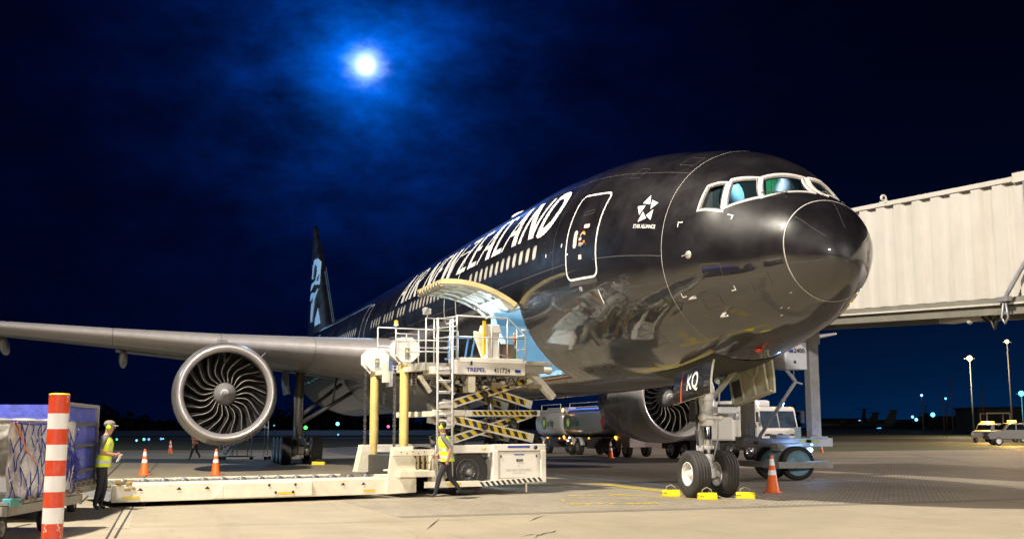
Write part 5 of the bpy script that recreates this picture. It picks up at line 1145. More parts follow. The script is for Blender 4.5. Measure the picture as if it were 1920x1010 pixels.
for i, (p, lb) in enumerate(cones):
    c = c0 if i == 0 else copy_tree(c0); c.location = (p.x, p.y, 0); c.rotation_euler.z = i * .7; c['label'] = lb
    if i == 5: c.scale = (.7, .7, .5)
def chock(p, rz, label, L_=.42):
    t = thing('wheel_chock', label, 'wheel chock', (p[0], p[1], 0), rz, 'yellow wheel chocks')
    mb = MB(); mb.prism([(-.11, 0), (.11, 0), (.11, .07), (.06, .155), (-.06, .155), (-.11, .07)], lambda u, v, q: Vector((q, u, v)), -L_ / 2, L_ / 2); mb.build('block', [mat('chock yellow', (.80, .64, .01), .45, 0, .08, 6, dirt=.25, dirtc=(.3, .24, .03), ds=4)], t, bevel=.012)
    mb = MB(); mb.path([(-.12, .02, .14), (-.10, .03, .22), (0, .04, .27), (.10, .03, .22), (.12, .02, .14)], .011, 8); mb.path([(.2, -.02, .1), (.32, -.05, .05), (.45, -.1, .012), (.62, -.02, .012), (.8, -.08, .012)], .009, 6); mb.build('rope', [mat('chock rope', (.35, .32, .26), .8)], t)
    mb = MB(); mb.lathe([(0, .018), (.012, .018), (.012, 0)], (-L_ / 2, 0, .09), (-1, 0, 0), 8); mb.box((-L_ / 2 + .05, -.112, .09), (.1, .006, .012)); mb.build('bolt', [dark_metal], t)
    return t
ya = math.atan2(_R.y, _R.x)
chock((6.62, .62), ya, 'yellow chock behind the near nose wheel, leftmost at the nose gear'); chock((5.18, .42), ya + .1, 'yellow chock in front of the near nose wheel, middle of the three'); chock((5.12, -.52), ya - .05, 'yellow chock in front of the far nose wheel, rightmost of the three')
chock((34.9, 4.75), ya, 'lone yellow chock by the main gear wheels in the distance', .6)
BO = thing('bollard', 'red and white striped round bollard standing in the foreground', 'bollard', (-1.6, 13.79, 0))
rb, wb = mat('bollard red', (.62, .055, .012), .38, 0, .06, 7, dirt=.12, dirtc=(.6, .5, .45), ds=7, coat=.3), mat('bollard white', (.76, .74, .72), .38, 0, .04, 5, dirt=.12, dirtc=(.4, .36, .3), ds=6)
mb = MB(); edges = [0, .14]; z = .14
while z < 1.95: z += .2075; edges.append(z)
edges[-1] = 2.05
for i in range(len(edges) - 1): mb.lathe([(edges[i], .135), (edges[i + 1], .135)], (0, 0, 0), (0, 0, 1), 48, 1 if i % 2 == 0 else 0)
mb.build('tube', [rb, wb], BO)
mb = MB(); mb.lathe([(2.05, .137), (2.062, .132), (2.07, .11), (2.075, 0)], (0, 0, 0), (0, 0, 1), 48); mb.build('cap', [yellow_paint], BO)
mb = MB()
random.seed(5)
for (a0, z0) in ((2.35, .26), (2.55, .28), (3.7, .3), (3.85, .24), (3.75, .34), (3.95, .2), (4.0, 1.98)):
    for k in range(5):
        a = a0 + random.uniform(-.08, .08); z = z0 + random.uniform(-.05, .05); w = random.uniform(.01, .035); h = random.uniform(.008, .03)
        mb.add([(.1365 * math.cos(q), .1365 * math.sin(q), zz) for q, zz in ((a, z), (a + w * 4, z + .004), (a + w * 4, z + h), (a, z + h))], [(0, 1, 2, 3)])
mb.build('paint_chip', [mat('chip white', (.6, .56, .52), .6)], BO, norm=False)

# ================================================================== CARGO DOLLIES, PALLET, CONTAINER
dm = mat('dolly galvanised', (.34, .33, .30), .5, .5, .2, 6, dirt=.5, dirtc=(.16, .11, .06), ds=4)
def dolly(loc, rz, label, L_=3.4, Wd=2.5):
    t = thing('cargo_dolly', label, 'cargo dolly', loc, rz, 'cargo dollies in a row at the left')
    mb = MB(); z = .40
    mb.span((0, 0, z), (L_, .08, z + .14)); mb.span((0, Wd - .08, z), (L_, Wd, z + .14)); mb.span((0, 0, z), (.08, Wd, z + .14)); mb.span((L_ - .08, 0, z), (L_, Wd, z + .14)); mb.span((.1, .1, z + .02), (L_ - .1, Wd - .1, z + .05)); mb.build('frame', [dm], t, bevel=.01)
    mb = MB()
    for i in range(12): mb.tube((.2 + i * (L_ - .4) / 11, .15, z + .13), (.2 + i * (L_ - .4) / 11, Wd - .15, z + .13), .035, 8)
    mb.build('roller', [steel], t)
    for i in range(6): mb = MB(); mb.box((.4 + i * .5, .06, z + .19), (.16, .1, .11)); mb.tube((.35 + i * .5, .0, z + .18), (.55 + i * .5, .0, z + .18), .03, 8); mb.build('pallet_lock', [mat('lock metal', (.22, .18, .13), .55, .4, .2, 8)], t, bevel=.012)
    mb = MB(); mb.span((.05, -.02, z + .13), (.45, .1, z + .24)); mb.build('corner_plate', [mat('turquoise plate', (.12, .48, .52), .5, 0, .15, 8, dirt=.5)], t, bevel=.006)
    mb = MB(); mb.span((.5, .3, .3), (.7, Wd - .3, .42)); mb.span((L_ - .8, .3, .3), (L_ - .6, Wd - .3, .42)); mb.tube((L_, Wd / 2, .38), (L_ + .8, Wd / 2, .30), .035, 8); mb.build('axle', [dark_metal], t)
    for (xx, yy) in ((.6, .35), (.6, Wd - .35), (L_ - .7, .35), (L_ - .7, Wd - .35)): wheel_parts((xx, yy, .19), (0, 1, 0), .19, .13, .11, t, mat('dolly rim', (.4, .38, .35), .4, .4), 2, n=24)
    return t
A1 = Vector((1.35, 14.02, 0)); dv = Vector((.96, -.27, 0)).normalized(); rz1 = math.atan2(dv.y, dv.x)
D1 = dolly((-.95, 14.42, 0), rz1 + .0, 'battered cargo dolly in front carrying the net-wrapped pallet', 3.1, 2.4); D2 = dolly((3.3, 13.99, 0), rz1 + .12, 'cargo dolly behind carrying the blue curtained container', 3.3, 2.4)
# pallet load on the first dolly (local frame of its own)
PL_ = thing('wrapped_pallet', 'plastic-wrapped cargo pallet under a blue and white net at the left edge', 'cargo pallet', (-.95, 14.42, .55), rz1)
Lx, Ly, Lz = 2.75, 2.2, 1.12
def ppt(u, v):    # u: perimeter parameter 0..1 along near side, then right end; v height 0..1
    P_ = Lx + Ly; q = u * P_; lump = .022 * math.sin(u * 23) * math.sin(v * 7 + 1) + .012 * math.sin(u * 51 + v * 13)
    r = .16
    if q < Lx: return Vector((.1 + q, .12 - lump - .04, .04 + v * Lz * (1 - .03 * math.sin(u * 9))))
    return Vector((.1 + Lx + lump + .04, .12 + q - Lx, .04 + v * Lz * (1 - .03 * math.sin(u * 9))))
mb = MB(); mb.grid(ppt, [i / 60 for i in range(61)], [j / 24 for j in range(25)], 0)
mb.grid(lambda u, v: Vector((.1 + Lx * u, .12 + Ly * v, Lz + .05 + .05 * math.sin(u * 14) * math.sin(v * 9))), [i / 20 for i in range(21)], [j / 16 for j in range(17)], 0)
wrapm = mat('plastic wrap', (.78, .77, .76), .22, 0, .2, 2.2, .02, 9, dirt=.35, dirtc=(.46, .38, .26), ds=2.5, coat=.8, coatr=.1)
mb.build('wrapped_load', [wrapm], PL_)
mb = MB(); mb.span((0, 0, 0), (Lx + .25, Ly + .3, .04)); mb.build('pallet_base', [steel], PL_)
netb = mat('blue net cord', (.03, .04, .32), .6, 0, .2, 20); netw = mat('white net cord', (.5, .48, .62), .6, 0, .2, 20); neto = mat('orange strap', (.7, .25, .12), .6)
mb = MB(); random.seed(21)
def netpt(u, v, o=.03): 
    p = ppt(min(max(u, 0), 1), min(max(v, 0), 1)); return p + (Vector((0, -o, 0)) if u * (Lx + Ly) < Lx else Vector((o, 0, 0)))
nu, nv = 20, 5
J_ = {(i, j): (min(1, max(0, (i + (.5 if j % 2 else 0)) / nu + random.uniform(-.012, .012))), min(1, max(0, j / nv + random.uniform(-.05, .05)))) for i in range(nu + 2) for j in range(nv + 1)}
for i in range(nu + 1):
    for j in range(nv):
        for di in ((0, 1) if j % 2 else (0, -1)):
            if (i + di, j + 1) not in J_: continue
            a, b = J_[(i, j)], J_[(i + di, j + 1)]; k = 5
            mb.path([netpt(a[0] + (b[0] - a[0]) * t / k, a[1] + (b[1] - a[1]) * t / k) for t in range(k + 1)], .0085, 6, random.choice((0, 0, 1)))
for i in range(26):
    u0 = .36 + random.uniform(-.08, .1); v0 = .75 - random.random() * .2; u1 = u0 + random.uniform(.0, .16); v1 = .55 - random.random() * .3
    mb.path([netpt(u0, v0, .04), netpt((u0 + u1) / 2 + random.uniform(-.02, .02), (v0 + v1) / 2, .09), netpt(u1, v1, .05)], .010, 6, 0)
for i in range(16):
    u0 = .40 + random.uniform(-.05, .16); v0 = .45 - random.random() * .15; mb.path([netpt(u0, v0 + .15, .05), netpt(u0 + .03, v0, .1), netpt(u0 + .05, v0 - .15, .06)], .010, 6, 0)
for (u0, v0, u1, v1) in ((.0, .98, .18, .45), (.02, .99, .12, .6), (.3, .99, .0, .25)): mb.path([netpt(u0 + (u1 - u0) * t / 8, v0 + (v1 - v0) * t / 8, .045) for t in range(9)], .009, 6, 2 if u0 < .1 else 1)
for v in (.99,): mb.path([netpt(u / 30, v, .02) for u in range(31)], .016, 6, 0)
mb.build('cargo_net', [netb, netw, neto], PL_)
CT = thing('cargo_container', 'blue curtain-sided air cargo container on the rear dolly', 'cargo container', (3.42, 14.02, .55), rz1 + .12)
mb = MB(); bl = mat('blue curtain', (.09, .12, .62), .5, 0, .2, 3, .02, 6, coat=.2)
mb.grid(lambda u, v: Vector((.05 + 3.0 * u, .06 - .03 * math.sin(u * 20) * math.sin(v * 3.1) * (1 + .3 * math.sin(v * 40)), .06 + 1.42 * v)), [i / 50 for i in range(51)], [j / 24 for j in range(25)]); mb.span((.05, .12, .05), (3.05, 2.2, 1.48)); mb.build('curtain', [bl], CT)
mb = MB()
for xx in (0, .35, 3.08): mb.span((xx - .03, -.02, 0), (xx + .03, .06, 1.52))
mb.span((0, -.02, 1.47), (3.1, .06, 1.53)); mb.span((0, -.02, 0), (3.1, .06, .06)); mb.span((3.05, 0, 0), (3.11, 2.2, .06)); mb.span((3.05, 0, 1.47), (3.11, 2.2, 1.53)); mb.span((3.05, 2.14, 0), (3.11, 2.2, 1.5)); mb.span((-.02, -.02, 1.2), (.33, -.01, 1.5))
mb.build('frame', [polished], CT, bevel=.006)
mb = MB()
for z in (.25, .72, 1.12): mb.span((.9, -.035, z), (3.1, -.02, z + .055)); mb.span((3.12, 0, z), (3.13, 2.1, z + .055))
mb.build('strap', [mat('dark strap', (.10, .09, .09), .6)], CT)
mb = MB(); mb.grid(lambda u, v: Vector((3.14 + .10 * math.sin(v * 3.0) + .03 * math.sin(v * 9 + u * 12), .1 + 1.9 * u, .1 + 1.3 * v)), [i / 12 for i in range(13)], [j / 16 for j in range(17)]); mb.build('plastic_sheet', [mat('thin plastic', (.42, .52, .52), .2, 0, .2, 4, coat=.7)], CT)

# ================================================================== PEOPLE
def skin_chain(verts, edges, radii, mats, name, parent, sub=2, matfn=None, root=0):
    me = bpy.data.meshes.new(name); me.from_pydata([tuple(v) for v in verts], edges, []); me.update()
    o = bpy.data.objects.new(name, me); COL.objects.link(o)
    md = o.modifiers.new('skin', 'SKIN'); md.use_smooth_shade = True
    for i, r in enumerate(radii):
        sv = me.skin_vertices[0].data[i]; sv.radius = r if isinstance(r, tuple) else (r, r); sv.use_root = (i == root)
    s = o.modifiers.new('sub', 'SUBSURF'); s.levels = sub; s.render_levels = sub
    dg = bpy.context.evaluated_depsgraph_get(); m2 = bpy.data.meshes.new_from_object(o.evaluated_get(dg)); o.modifiers.clear(); o.data = m2; bpy.data.meshes.remove(me)
    m2.name = name; m2.materials.clear()
    for q in mats: m2.materials.append(q)
    for p in m2.polygons:
        p.use_smooth = True
        if matfn: p.material_index = matfn(p.center)
    o.parent = parent; return o
skin_m = mat('skin', (.42, .22, .14), .5, 0, .06, 20); trouser = mat('dark trousers', (.022, .022, .028), .8, 0, .2, 12, .004, 40); shoe = mat('black boots', (.03, .03, .03), .5); shirt = mat('grey shirt', (.12, .115, .115), .8, 0, .1, 10)
hiv = mat('hi-vis yellow', (.72, .86, .03), .6, 0, .1, 7, .01, 14); silver = mat('reflective silver', (.55, .56, .58), .35, .2); hair_m = mat('dark hair', (.02, .015, .012), .7)
def person(label, loc, rz, pose, vestm=hiv, trous=trouser, shirtm=shirt, cap=True, ears=True, paper=False, group=None):
    """faces local +X, z up"""
    t = thing('person', label, 'person', loc, rz, group)
    g = pose.get
    hipz = .90; V = []; E = []; R = []
    def a(v, r, p=None): V.append(Vector(v)); R.append(r); i = len(V) - 1; (E.append((p, i)) if p is not None else None); return i
    pelvis = a((0, 0, hipz), (.155, .12)); lean = g('lean', .03)
    w = a((lean * .3, 0, 1.06), (.14, .105), pelvis); ch = a((lean, 0, 1.26), (.165, .12), w); nk0 = a((lean * 1.2, 0, 1.44), (.085, .075), ch); nk = a((lean * 1.4 + .01, 0, 1.50), .055, nk0)
    hd = g('head', (.03, 0)); h1 = a((lean * 1.5 + hd[0], hd[1], 1.58), (.078, .085), nk); h2 = a((lean * 1.5 + hd[0] + .005, hd[1], 1.66), (.082, .098), h1); h3 = a((lean * 1.5 + hd[0] - .005, hd[1], 1.73), (.06, .07), h2)
    for s, key in ((1, 'L'), (-1, 'R')):
        sh = a((lean * 1.15, s * .17, 1.40), .068, nk0); el = g('el' + key, (-.03, s * .24, 1.13)); wr = g('wr' + key, (.05, s * .22, .90))
        e_ = a(el, .046, sh); fo_ = a(tuple((Vector(el) * .6 + Vector(wr) * .4)), .042, e_); w_ = a(wr, .030, fo_)
        d = (Vector(wr) - Vector(el)).normalized(); hn = a(tuple(Vector(wr) + d * .07), (.040, .022), w_)
        kn = g('kn' + key, (.03, s * .10, .50)); an = g('an' + key, (-.02, s * .11, .10)); hp_ = a((0, s * .09, hipz - .06), .095, pelvis); k_ = a(kn, .068, hp_); c_ = a(tuple(Vector(kn) * .6 + Vector(an) * .4), .062, k_); an_ = a(an, .045, c_)
        fx = an[0]; a((fx + .10, an[1] + s * .01, .045 + max(0, an[2] - .1)), (.042, .035), an_)
    def mf(c):
        if c.z > 1.49: return 1 if False else 0
        for key in 'LR':
            wr = Vector(g('wr' + key, (.05, .22 if key == 'L' else -.22, .90))); el = Vector(g('el' + key, (-.03, .24 if key == 'L' else -.24, 1.13)))
            q = wr - el; f = (c - el).dot(q) / q.length_squared; dd = (c - el - q * f).length
            if dd < .09 and f > (.02 if g('short', True) else .9) and f < 2: return 0
        if c.z < .115: return 3
        if c.z < .97: return 1
        return 2
    body = skin_chain(V, E, R, [skin_m, trous, shirtm, shoe], 'body', t, 2, mf)
    # fingers, thumb and face are separate little forms blended into hands and head
    for s, key in ((1, 'L'), (-1, 'R')):
        el = Vector(g('el' + key, (-.03, s * .24, 1.13))); wr = Vector(g('wr' + key, (.05, s * .22, .90))); d = (wr - el).normalized(); side = Vector((0, 0, 1)) if abs(d.z) < .7 else Vector((1, 0, 0)); side = (side - d * side.dot(d)).normalized(); inw = d.cross(side); inw = inw if inw.y * s < 0 else -inw
        hm_ = MB(); c = wr + d * .095
        for k in range(4):
            o_ = side * (.027 - .018 * k); L_ = (.062, .07, .066, .05)[k]; p0 = c - d * .02 + o_; hm_.path([p0, p0 + d * L_ * .5 + inw * .006, p0 + d * L_ * .85 + inw * .025, p0 + d * L_ + inw * .045], [.0095, .009, .0085, .007], 8)
        p0 = wr + d * .05 + side * .03; hm_.path([p0, p0 + d * .03 + side * .02 + inw * .01, p0 + d * .055 + side * .022 + inw * .03], [.012, .010, .008], 8); hm_.build('hand', [skin_m], t)
    hc = Vector((lean * 1.5 + hd[0], hd[1], 1.64)); yaw_h = g('hyaw', 0.)
    fm = MB(); fw = Vector((math.cos(yaw_h), math.sin(yaw_h), 0)); sd_ = Vector((-fw.y, fw.x, 0))
    fm.path([hc + fw * .085 + Vector((0, 0, .03)), hc + fw * .112 + Vector((0, 0, -.005)), hc + fw * .09 + Vector((0, 0, -.018))], [.009, .014, .010], 8, 0)
    for s in (1, -1): fm.ball(hc + fw * .086 + sd_ * s * .03 + Vector((0, 0, .025)), .010, 1, 8, 6); fm.ball(hc + sd_ * s * .083 + Vector((0, 0, .0)), .022, 0, 8, 6, (.7, .4, 1.2))
    fm.box(hc + fw * .088 + Vector((0, 0, -.05)), (.012, .04, .008), 2, Matrix.Rotation(yaw_h, 3, 'Z')); fm.build('face', [skin_m, hair_m, mat('lips', (.3, .1, .08), .5)], t)
    if cap:
        m_ = MB(); m_.ball(hc + Vector((-.005, 0, .065)), .108, 0, 18, 10, (1.05, .92, .75)); b_ = len(m_.v)
        m_.grid(lambda u, v: hc + fw * (.07 + .10 * u) + sd_ * v * (.085 - .03 * u * u) + Vector((0, 0, .055 - .015 * u - .02 * v * v)), [0, .25, .5, .75, 1], [-1, -.6, 0, .6, 1])
        m_.build('cap', [mat('grey camouflage cap', (.20, .18, .16), .8, 0, .4, 25)], t, solid=.006)
    else:
        m_ = MB(); m_.ball(hc + Vector((-.02, 0, .055)), .102, 0, 16, 10, (1.0, .9, .85)); m_.build('hair', [hair_m], t)
    if ears:
        m_ = MB()
        for s in (1, -1): m_.lathe([(-.01, .0), (-.01, .045), (.02, .05), (.045, .04), (.05, 0)], hc + sd_ * s * .07 + Vector((0, 0, -.005)), sd_ * s, 18)
        m_.path([hc + sd_ * .11 * math.cos(q) + Vector((0, 0, .12 * math.sin(q))) for q in [pi * i / 10 for i in range(11)]], .008, 6); m_.build('ear_defenders', [mat('lime plastic', (.60, .85, .01), .4)], t)
    # vest: a loose shell with two silver hoops and shoulder bands
    vb = MB(); zs = [.86, .92, 1.0, 1.08, 1.16, 1.24, 1.32, 1.40, 1.445]; wy = [.225, .225, .215, .205, .205, .21, .205, .185, .10]; wx = [.165, .165, .155, .15, .15, .155, .15, .12, .085]
    def vf(k, u, o=0.):
        z = zs[0] + (zs[-1] - zs[0]) * k; l = lean * min(1.2, max(0, (z - .9) / .36)); yy = np.interp(z, zs, wy) + o; xx = np.interp(z, zs, wx) + o; an = 2 * pi * u
        f_ = 1 + .035 * math.sin(an * 5 + z * 18) * (1.5 - z)
        return Vector((l + xx * math.cos(an) * f_, yy * math.sin(an) * f_, z))
    vb.grid(lambda k, u: vf(k, u), [i / 16 for i in range(17)], [j / 36 for j in range(36)], 0, closed_v=True); Vs = vb.build('vest', [vestm], t)
    sb = MB()
    def k_(z): return (z - zs[0]) / (zs[-1] - zs[0])
    for z in (.93, 1.10): sb.grid(lambda k, u: vf(k, u, .004), [k_(z), k_(z + .028), k_(z + .055)], [j / 36 for j in range(36)], 0, closed_v=True)
    for uu in (.10, .40, .60, .90): sb.grid(lambda u, k: vf(k, u, .005), [uu - .012, uu, uu + .012], [k_(1.16), k_(1.24), k_(1.32), k_(1.40)], 0)
    sb.build('reflective_strip', [silver], Vs)
    if paper:
        m_ = MB(); m_.box((.335, -.02, 1.03), (.012, .2, .16), 0, Matrix.Rotation(.5, 3, 'Y')); m_.build('paper', [decal_white], t)
    return t
head_r = math.atan2(_R.y, _R.x)     # facing picture-right
person('standing worker in yellow vest and grey cap, holding a paper beside the pallets', (6.15, 13.42, 0), head_r + .12, dict(lean=.05, head=(.04, 0), hyaw=0., elL=(-.02, .23, 1.13), wrL=(.24, .12, 1.08), elR=(.0, -.24, 1.14), wrR=(.25, -.10, 1.10), knL=(.05, .09, .50), anL=(-.02, .10, .10), knR=(.0, -.09, .5), anR=(-.08, -.11, .10)), paper=True)
person('worker in yellow hi-vis vest walking beside the loader ladder', (7.35, 5.95, 0), head_r + pi - .1, dict(lean=.07, head=(.03, 0), knL=(.16, .10, .52), anL=(.26, .10, .12), knR=(-.04, -.10, .5), anR=(-.3, -.10, .2), elL=(-.12, .25, 1.16), wrL=(-.06, .26, .92), elR=(.06, -.25, 1.14), wrR=(.26, -.20, 1.0)), cap=False, ears=True)
hio = mat('hi-vis orange', (.85, .20, .02), .6, 0, .1, 7)
person('worker in orange hi-vis vest walking behind the near engine', (46.5, 9.75, 0), head_r + pi, dict(lean=.08, knL=(.14, .10, .52), anL=(.24, .10, .12), knR=(-.04, -.10, .5), anR=(-.25, -.10, .18)), vestm=hio, shirtm=hio, cap=True, ears=False)

# ================================================================== PASSENGER STEPS behind the engine
ST = thing('wheeled_steps', 'blue steel maintenance steps on castors behind the near engine', 'steps', (46.5, 8.2, 0), head_r)
sm_ = mat('blue grey steel tube', (.50, .62, .75), .45, .3, .1, 6); mb = MB()
for y in (0, -.9):
    mb.bar((0, y, .3), (1.5, y, 1.75), .05, .12); mb.tube((0, y, .2), (2.5, y, .2), .035, 8); mb.tube((1.5, y, .2), (1.5, y, 3.0), .03, 8); mb.tube((2.4, y, .2), (2.4, y, 3.0), .03, 8); mb.tube((1.5, y, 1.75), (2.4, y, 1.75), .03, 8); mb.tube((-.1, y, 1.2), (1.5, y, 2.8), .025, 8); mb.tube((0, y, .3), (-.1, y, 1.2), .025, 8); mb.tube((.7, y, .2), (.7, y, 1.1), .025, 8); mb.tube((.7, y, 1.0), (.7, y, 1.95), .02, 8); mb.tube((1.5, y, 2.8), (2.4, y, 2.8), .025, 8); mb.tube((.3, y, .2), (.7, y, 1.0), .02, 8)
mb.build('frame', [sm_], ST)
for i in range(7): mb = MB(); mb.box((.1 + .21 * i, -.45, .38 + .2 * i), (.2, .88, .03)); mb.build('step', [sm_], ST)
for (xx, yy) in ((0, 0), (0, -.9), (1.5, 0), (2.5, 0), (2.5, -.9)): mb = MB(); mb.lathe([(-.03, 0), (-.03, .11), (.03, .11), (.03, 0)], (xx, yy, .11), (0, 1, 0), 16); mb.build('castor', [rubber], ST)

# ================================================================== FUEL TRUCKS
def tank_sec(rx, rz, n=36, p=.72):
    return [(rx * math.copysign(abs(math.cos(2 * pi * k / n))**p, math.cos(2 * pi * k / n)), rz * math.copysign(abs(math.sin(2 * pi * k / n))**p, math.sin(2 * pi * k / n))) for k in range(n)]
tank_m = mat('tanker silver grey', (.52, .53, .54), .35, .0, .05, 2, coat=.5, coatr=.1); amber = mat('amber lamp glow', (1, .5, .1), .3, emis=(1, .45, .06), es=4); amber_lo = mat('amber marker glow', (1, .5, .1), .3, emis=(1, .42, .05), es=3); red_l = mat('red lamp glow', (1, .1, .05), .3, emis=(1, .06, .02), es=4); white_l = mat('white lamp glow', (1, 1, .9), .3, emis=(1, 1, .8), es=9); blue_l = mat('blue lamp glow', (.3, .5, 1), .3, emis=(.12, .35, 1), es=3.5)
bp_green = mat('logo green', (.01, .16, .05), .5); bp_lime = mat('logo lime', (.45, .70, .10), .5); bp_txt = mat('logo text green', (.02, .12, .08), .5)
def flower(mb, fn, R, o=0):
    for k in range(18):
        a = 2 * pi * k / 18; mb.add([fn(R * .55 * math.cos(a - .2), R * .55 * math.sin(a - .2), .004), fn(R * math.cos(a - .09), R * math.sin(a - .09), .004), fn(R * 1.02 * math.cos(a), R * 1.02 * math.sin(a), .004), fn(R * math.cos(a + .09), R * math.sin(a + .09), .004), fn(R * .55 * math.cos(a + .2), R * .55 * math.sin(a + .2), .004)], [(0, 1, 2, 3, 4)], 0)
    for rr, mi, oo in ((.8, 0, .007), (.66, 1, .010), (.36, 2, .013)):
        mb.add([fn(R * rr * math.cos(2 * pi * k / 36) * (1 + .06 * (k % 2)), R * rr * math.sin(2 * pi * k / 36) * (1 + .06 * (k % 2)), oo) for k in range(36)], [list(range(36))], mi)
def tanker(name, label, loc, L_, cat, cabin=False, dark=False):
    """local: x forward, y left, near side = -y (vehicle's right side)"""
    t = thing(name, label, cat, loc, pi + .0)
    h0 = 1.15; zc = h0 + .92; sec = tank_sec(1.22, .92)
    mb = MB(); N_ = len(sec); ends = [(0, .80), (.04, .9), (.12, .97), (.25, 1), (L_ - .25, 1), (L_ - .12, .97), (L_ - .04, .9), (L_, .80)]
    mb.grid(lambda e, k: Vector((e[0], sec[int(k) % N_][0] * e[1], zc + sec[int(k) % N_][1] * e[1])), ends, list(range(N_)), closed_v=True)
    for e in (0, len(ends) - 1): mb.f.append([e * N_ + j for j in range(N_)]); mb.m.append(0); mb.s.append(False)
    T_ = mb.build('tank', [tank_m if not dark else mat('tanker shaded grey', (.20, .22, .25), .35, 0, .05, 2, coat=.5)], t)  # darker copy of the tank colour, shade painted in
    mb = MB(); mb.span((.5, .45, zc + .86), (L_ - .5, -.45, zc + 1.05)); mb.path([(.6, -.9, zc + .85), (.6, -.9, zc + 1.25), (L_ - .8, -.9, zc + 1.25), (L_ - .8, -.9, zc + .85)], .03, 6); mb.span((.4, -1.0, zc + .72), (L_ - .4, -.8, zc + .9)); mb.build('top_rail', [tank_m], t, bevel=.02)
    mb = MB(); mb.span((-.1, -.9, .85), (L_ + .1, .9, 1.1)); mb.span((.5, -1.15, .5), (1.3, 1.15, 1.1)); mb.span((L_ * .45, -1.15, .45), (L_ * .65, 1.15, 1.1)); mb.build('chassis', [mat('truck chassis', (.05, .05, .055), .6, .2, .3, 5)], t, bevel=.02)
    mb = MB(); lx_ = 1.1 if dark else L_ * .38
    flower(mb, lambda u, v, o: Vector((lx_ + u, -(1.226 + o), zc + v)), .44)
    vs, fs = text_mesh('air', .62, align='LEFT', xs=.9); x0 = lx_ + .62; mb.add([Vector((x0 + v.x, -1.23, zc - .2 + v.y)) for v in vs], fs, 3); vs2, fs2 = text_mesh('bp', .68, align='LEFT', bold=.018, xs=.9); mx = max(v.x for v in vs); mb.add([Vector((x0 + mx + .06 + v.x, -1.23, zc - .2 + v.y)) for v in vs2], fs2, 3)
    mb.build('tank_lettering', [bp_green, bp_lime, mat('logo pale', (.75, .8, .6), .5), bp_txt], T_, norm=False)
    ws = (1.0, 2.3) if not dark else (1.2, 2.5, L_ - .9)
    for xx in ws:
        for yy in (-1.0, 1.0): wheel_parts((xx, yy, .50), (0, 1, 0), .50, .34, .28, t, mat('truck rim chrome', (.6, .6, .62), .25, .9), 3, n=28)
    mb = MB()
    for xx in ws: mb.lathe([(-.16, .62), (.16, .62)], (xx, -1.0, .52), (0, 1, 0), 20, 0, True, (0, 0, 1), -1.4, 1.4)
    mb.build('mudguard', [tank_m], t, solid=.03)
    mb = MB()
    for xx, zz in ((.3, 1.05), (L_ * .5, 1.08), (L_ - .3, 1.05), (1.65, .75)): mb.ball((xx, -1.2, zz), .055, 0, 8, 6)
    mb.build('marker_lamp', [amber_lo], t)
    return t
TR = tanker('tank_trailer', 'silver fuel tank trailer at the back with a green flower logo', (57.8, -15.2, 0), 5.2, 'trailer')
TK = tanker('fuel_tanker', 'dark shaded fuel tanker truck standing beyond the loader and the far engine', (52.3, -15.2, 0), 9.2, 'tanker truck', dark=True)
mb = MB()
for (xx, zz) in ((.1, 2.95), (.0, 2.85), (.25, 1.15)): mb.ball((xx, -1.2, zz), .08, 0, 8, 6)
mb.ball((.55, -1.22, 1.0), .06, 1, 8, 6); mb.ball((1.3, -1.22, 1.1), .05, 2, 8, 6); mb.ball((1.0, -1.22, .9), .05, 2, 8, 6); mb.ball((8.9, -1.25, 1.15), .09, 0, 8, 6); mb.build('side_lamp', [amber, red_l, white_l], TK)
mb = MB(); c = Vector((6.9, -1.245, 2.1)); mb.add([c + Vector((0, 0, .45)), c + Vector((.3, 0, 0)), c + Vector((0, 0, -.45)), c + Vector((-.3, 0, 0))], [(0, 1, 2, 3)]); mb.build('hazard_placard', [mat('red placard', (.35, .03, .03), .5)], TK)
mb = MB(); mb.span((9.0, -1.2, .6), (10.8, 1.2, 2.7), 0); mb.span((10.6, -1.1, 1.7), (10.82, 1.1, 2.5), 1); mb.span((9.2, -1.22, .95), (10.9, -1.0, 1.1), 0); mb.box((10.2, -1.22, 2.1), (.8, .02, .6), 1); mb.build('cab', [mat('pinkish white cab', (.55, .45, .42), .4), glass_dark], TK, bevel=.06)
mb = MB(); mb.span((9.1, -1.35, .55), (9.9, -1.1, .9)); mb.bar((8.9, -1.3, .95), (10.9, -1.3, .95), .06, .06); mb.bar((9.4, -1.3, .3), (9.4, -1.3, .95), .06, .06); mb.build('hose_rack', [mat('pinkish white cab', (.55, .45, .42), .4)], TK, bevel=.01)
wheel_parts((10.0, -1.0, .5), (0, 1, 0), .5, .32, .28, TK, None, 3, n=28)
mb = MB(); mb.tube((.05, -1.12, 2.92), (8.6, -1.12, 2.92), .035, 8); mb.build('blue_edge_rail', [mat('blue glowing edge', (.1, .2, .8), .4, emis=(.1, .25, 1), es=.9)], TK)  # blue glow set in the rail's own material

# white tanker with the cab facing us
hv = Vector((-1, -.14, 0)).normalized(); rz2 = math.atan2(hv.y, hv.x); gfr = G(1432, 866)
TW = thing('tanker_truck', 'white tanker truck with blue beacons on its cab seen between the bridge columns', 'tanker truck', (gfr.x + .4, gfr.y - 1.2, 0), rz2, None)
wtm = mat('warm white truck paint', (.80, .77, .74), .4, 0, .03, 2, coat=.3)
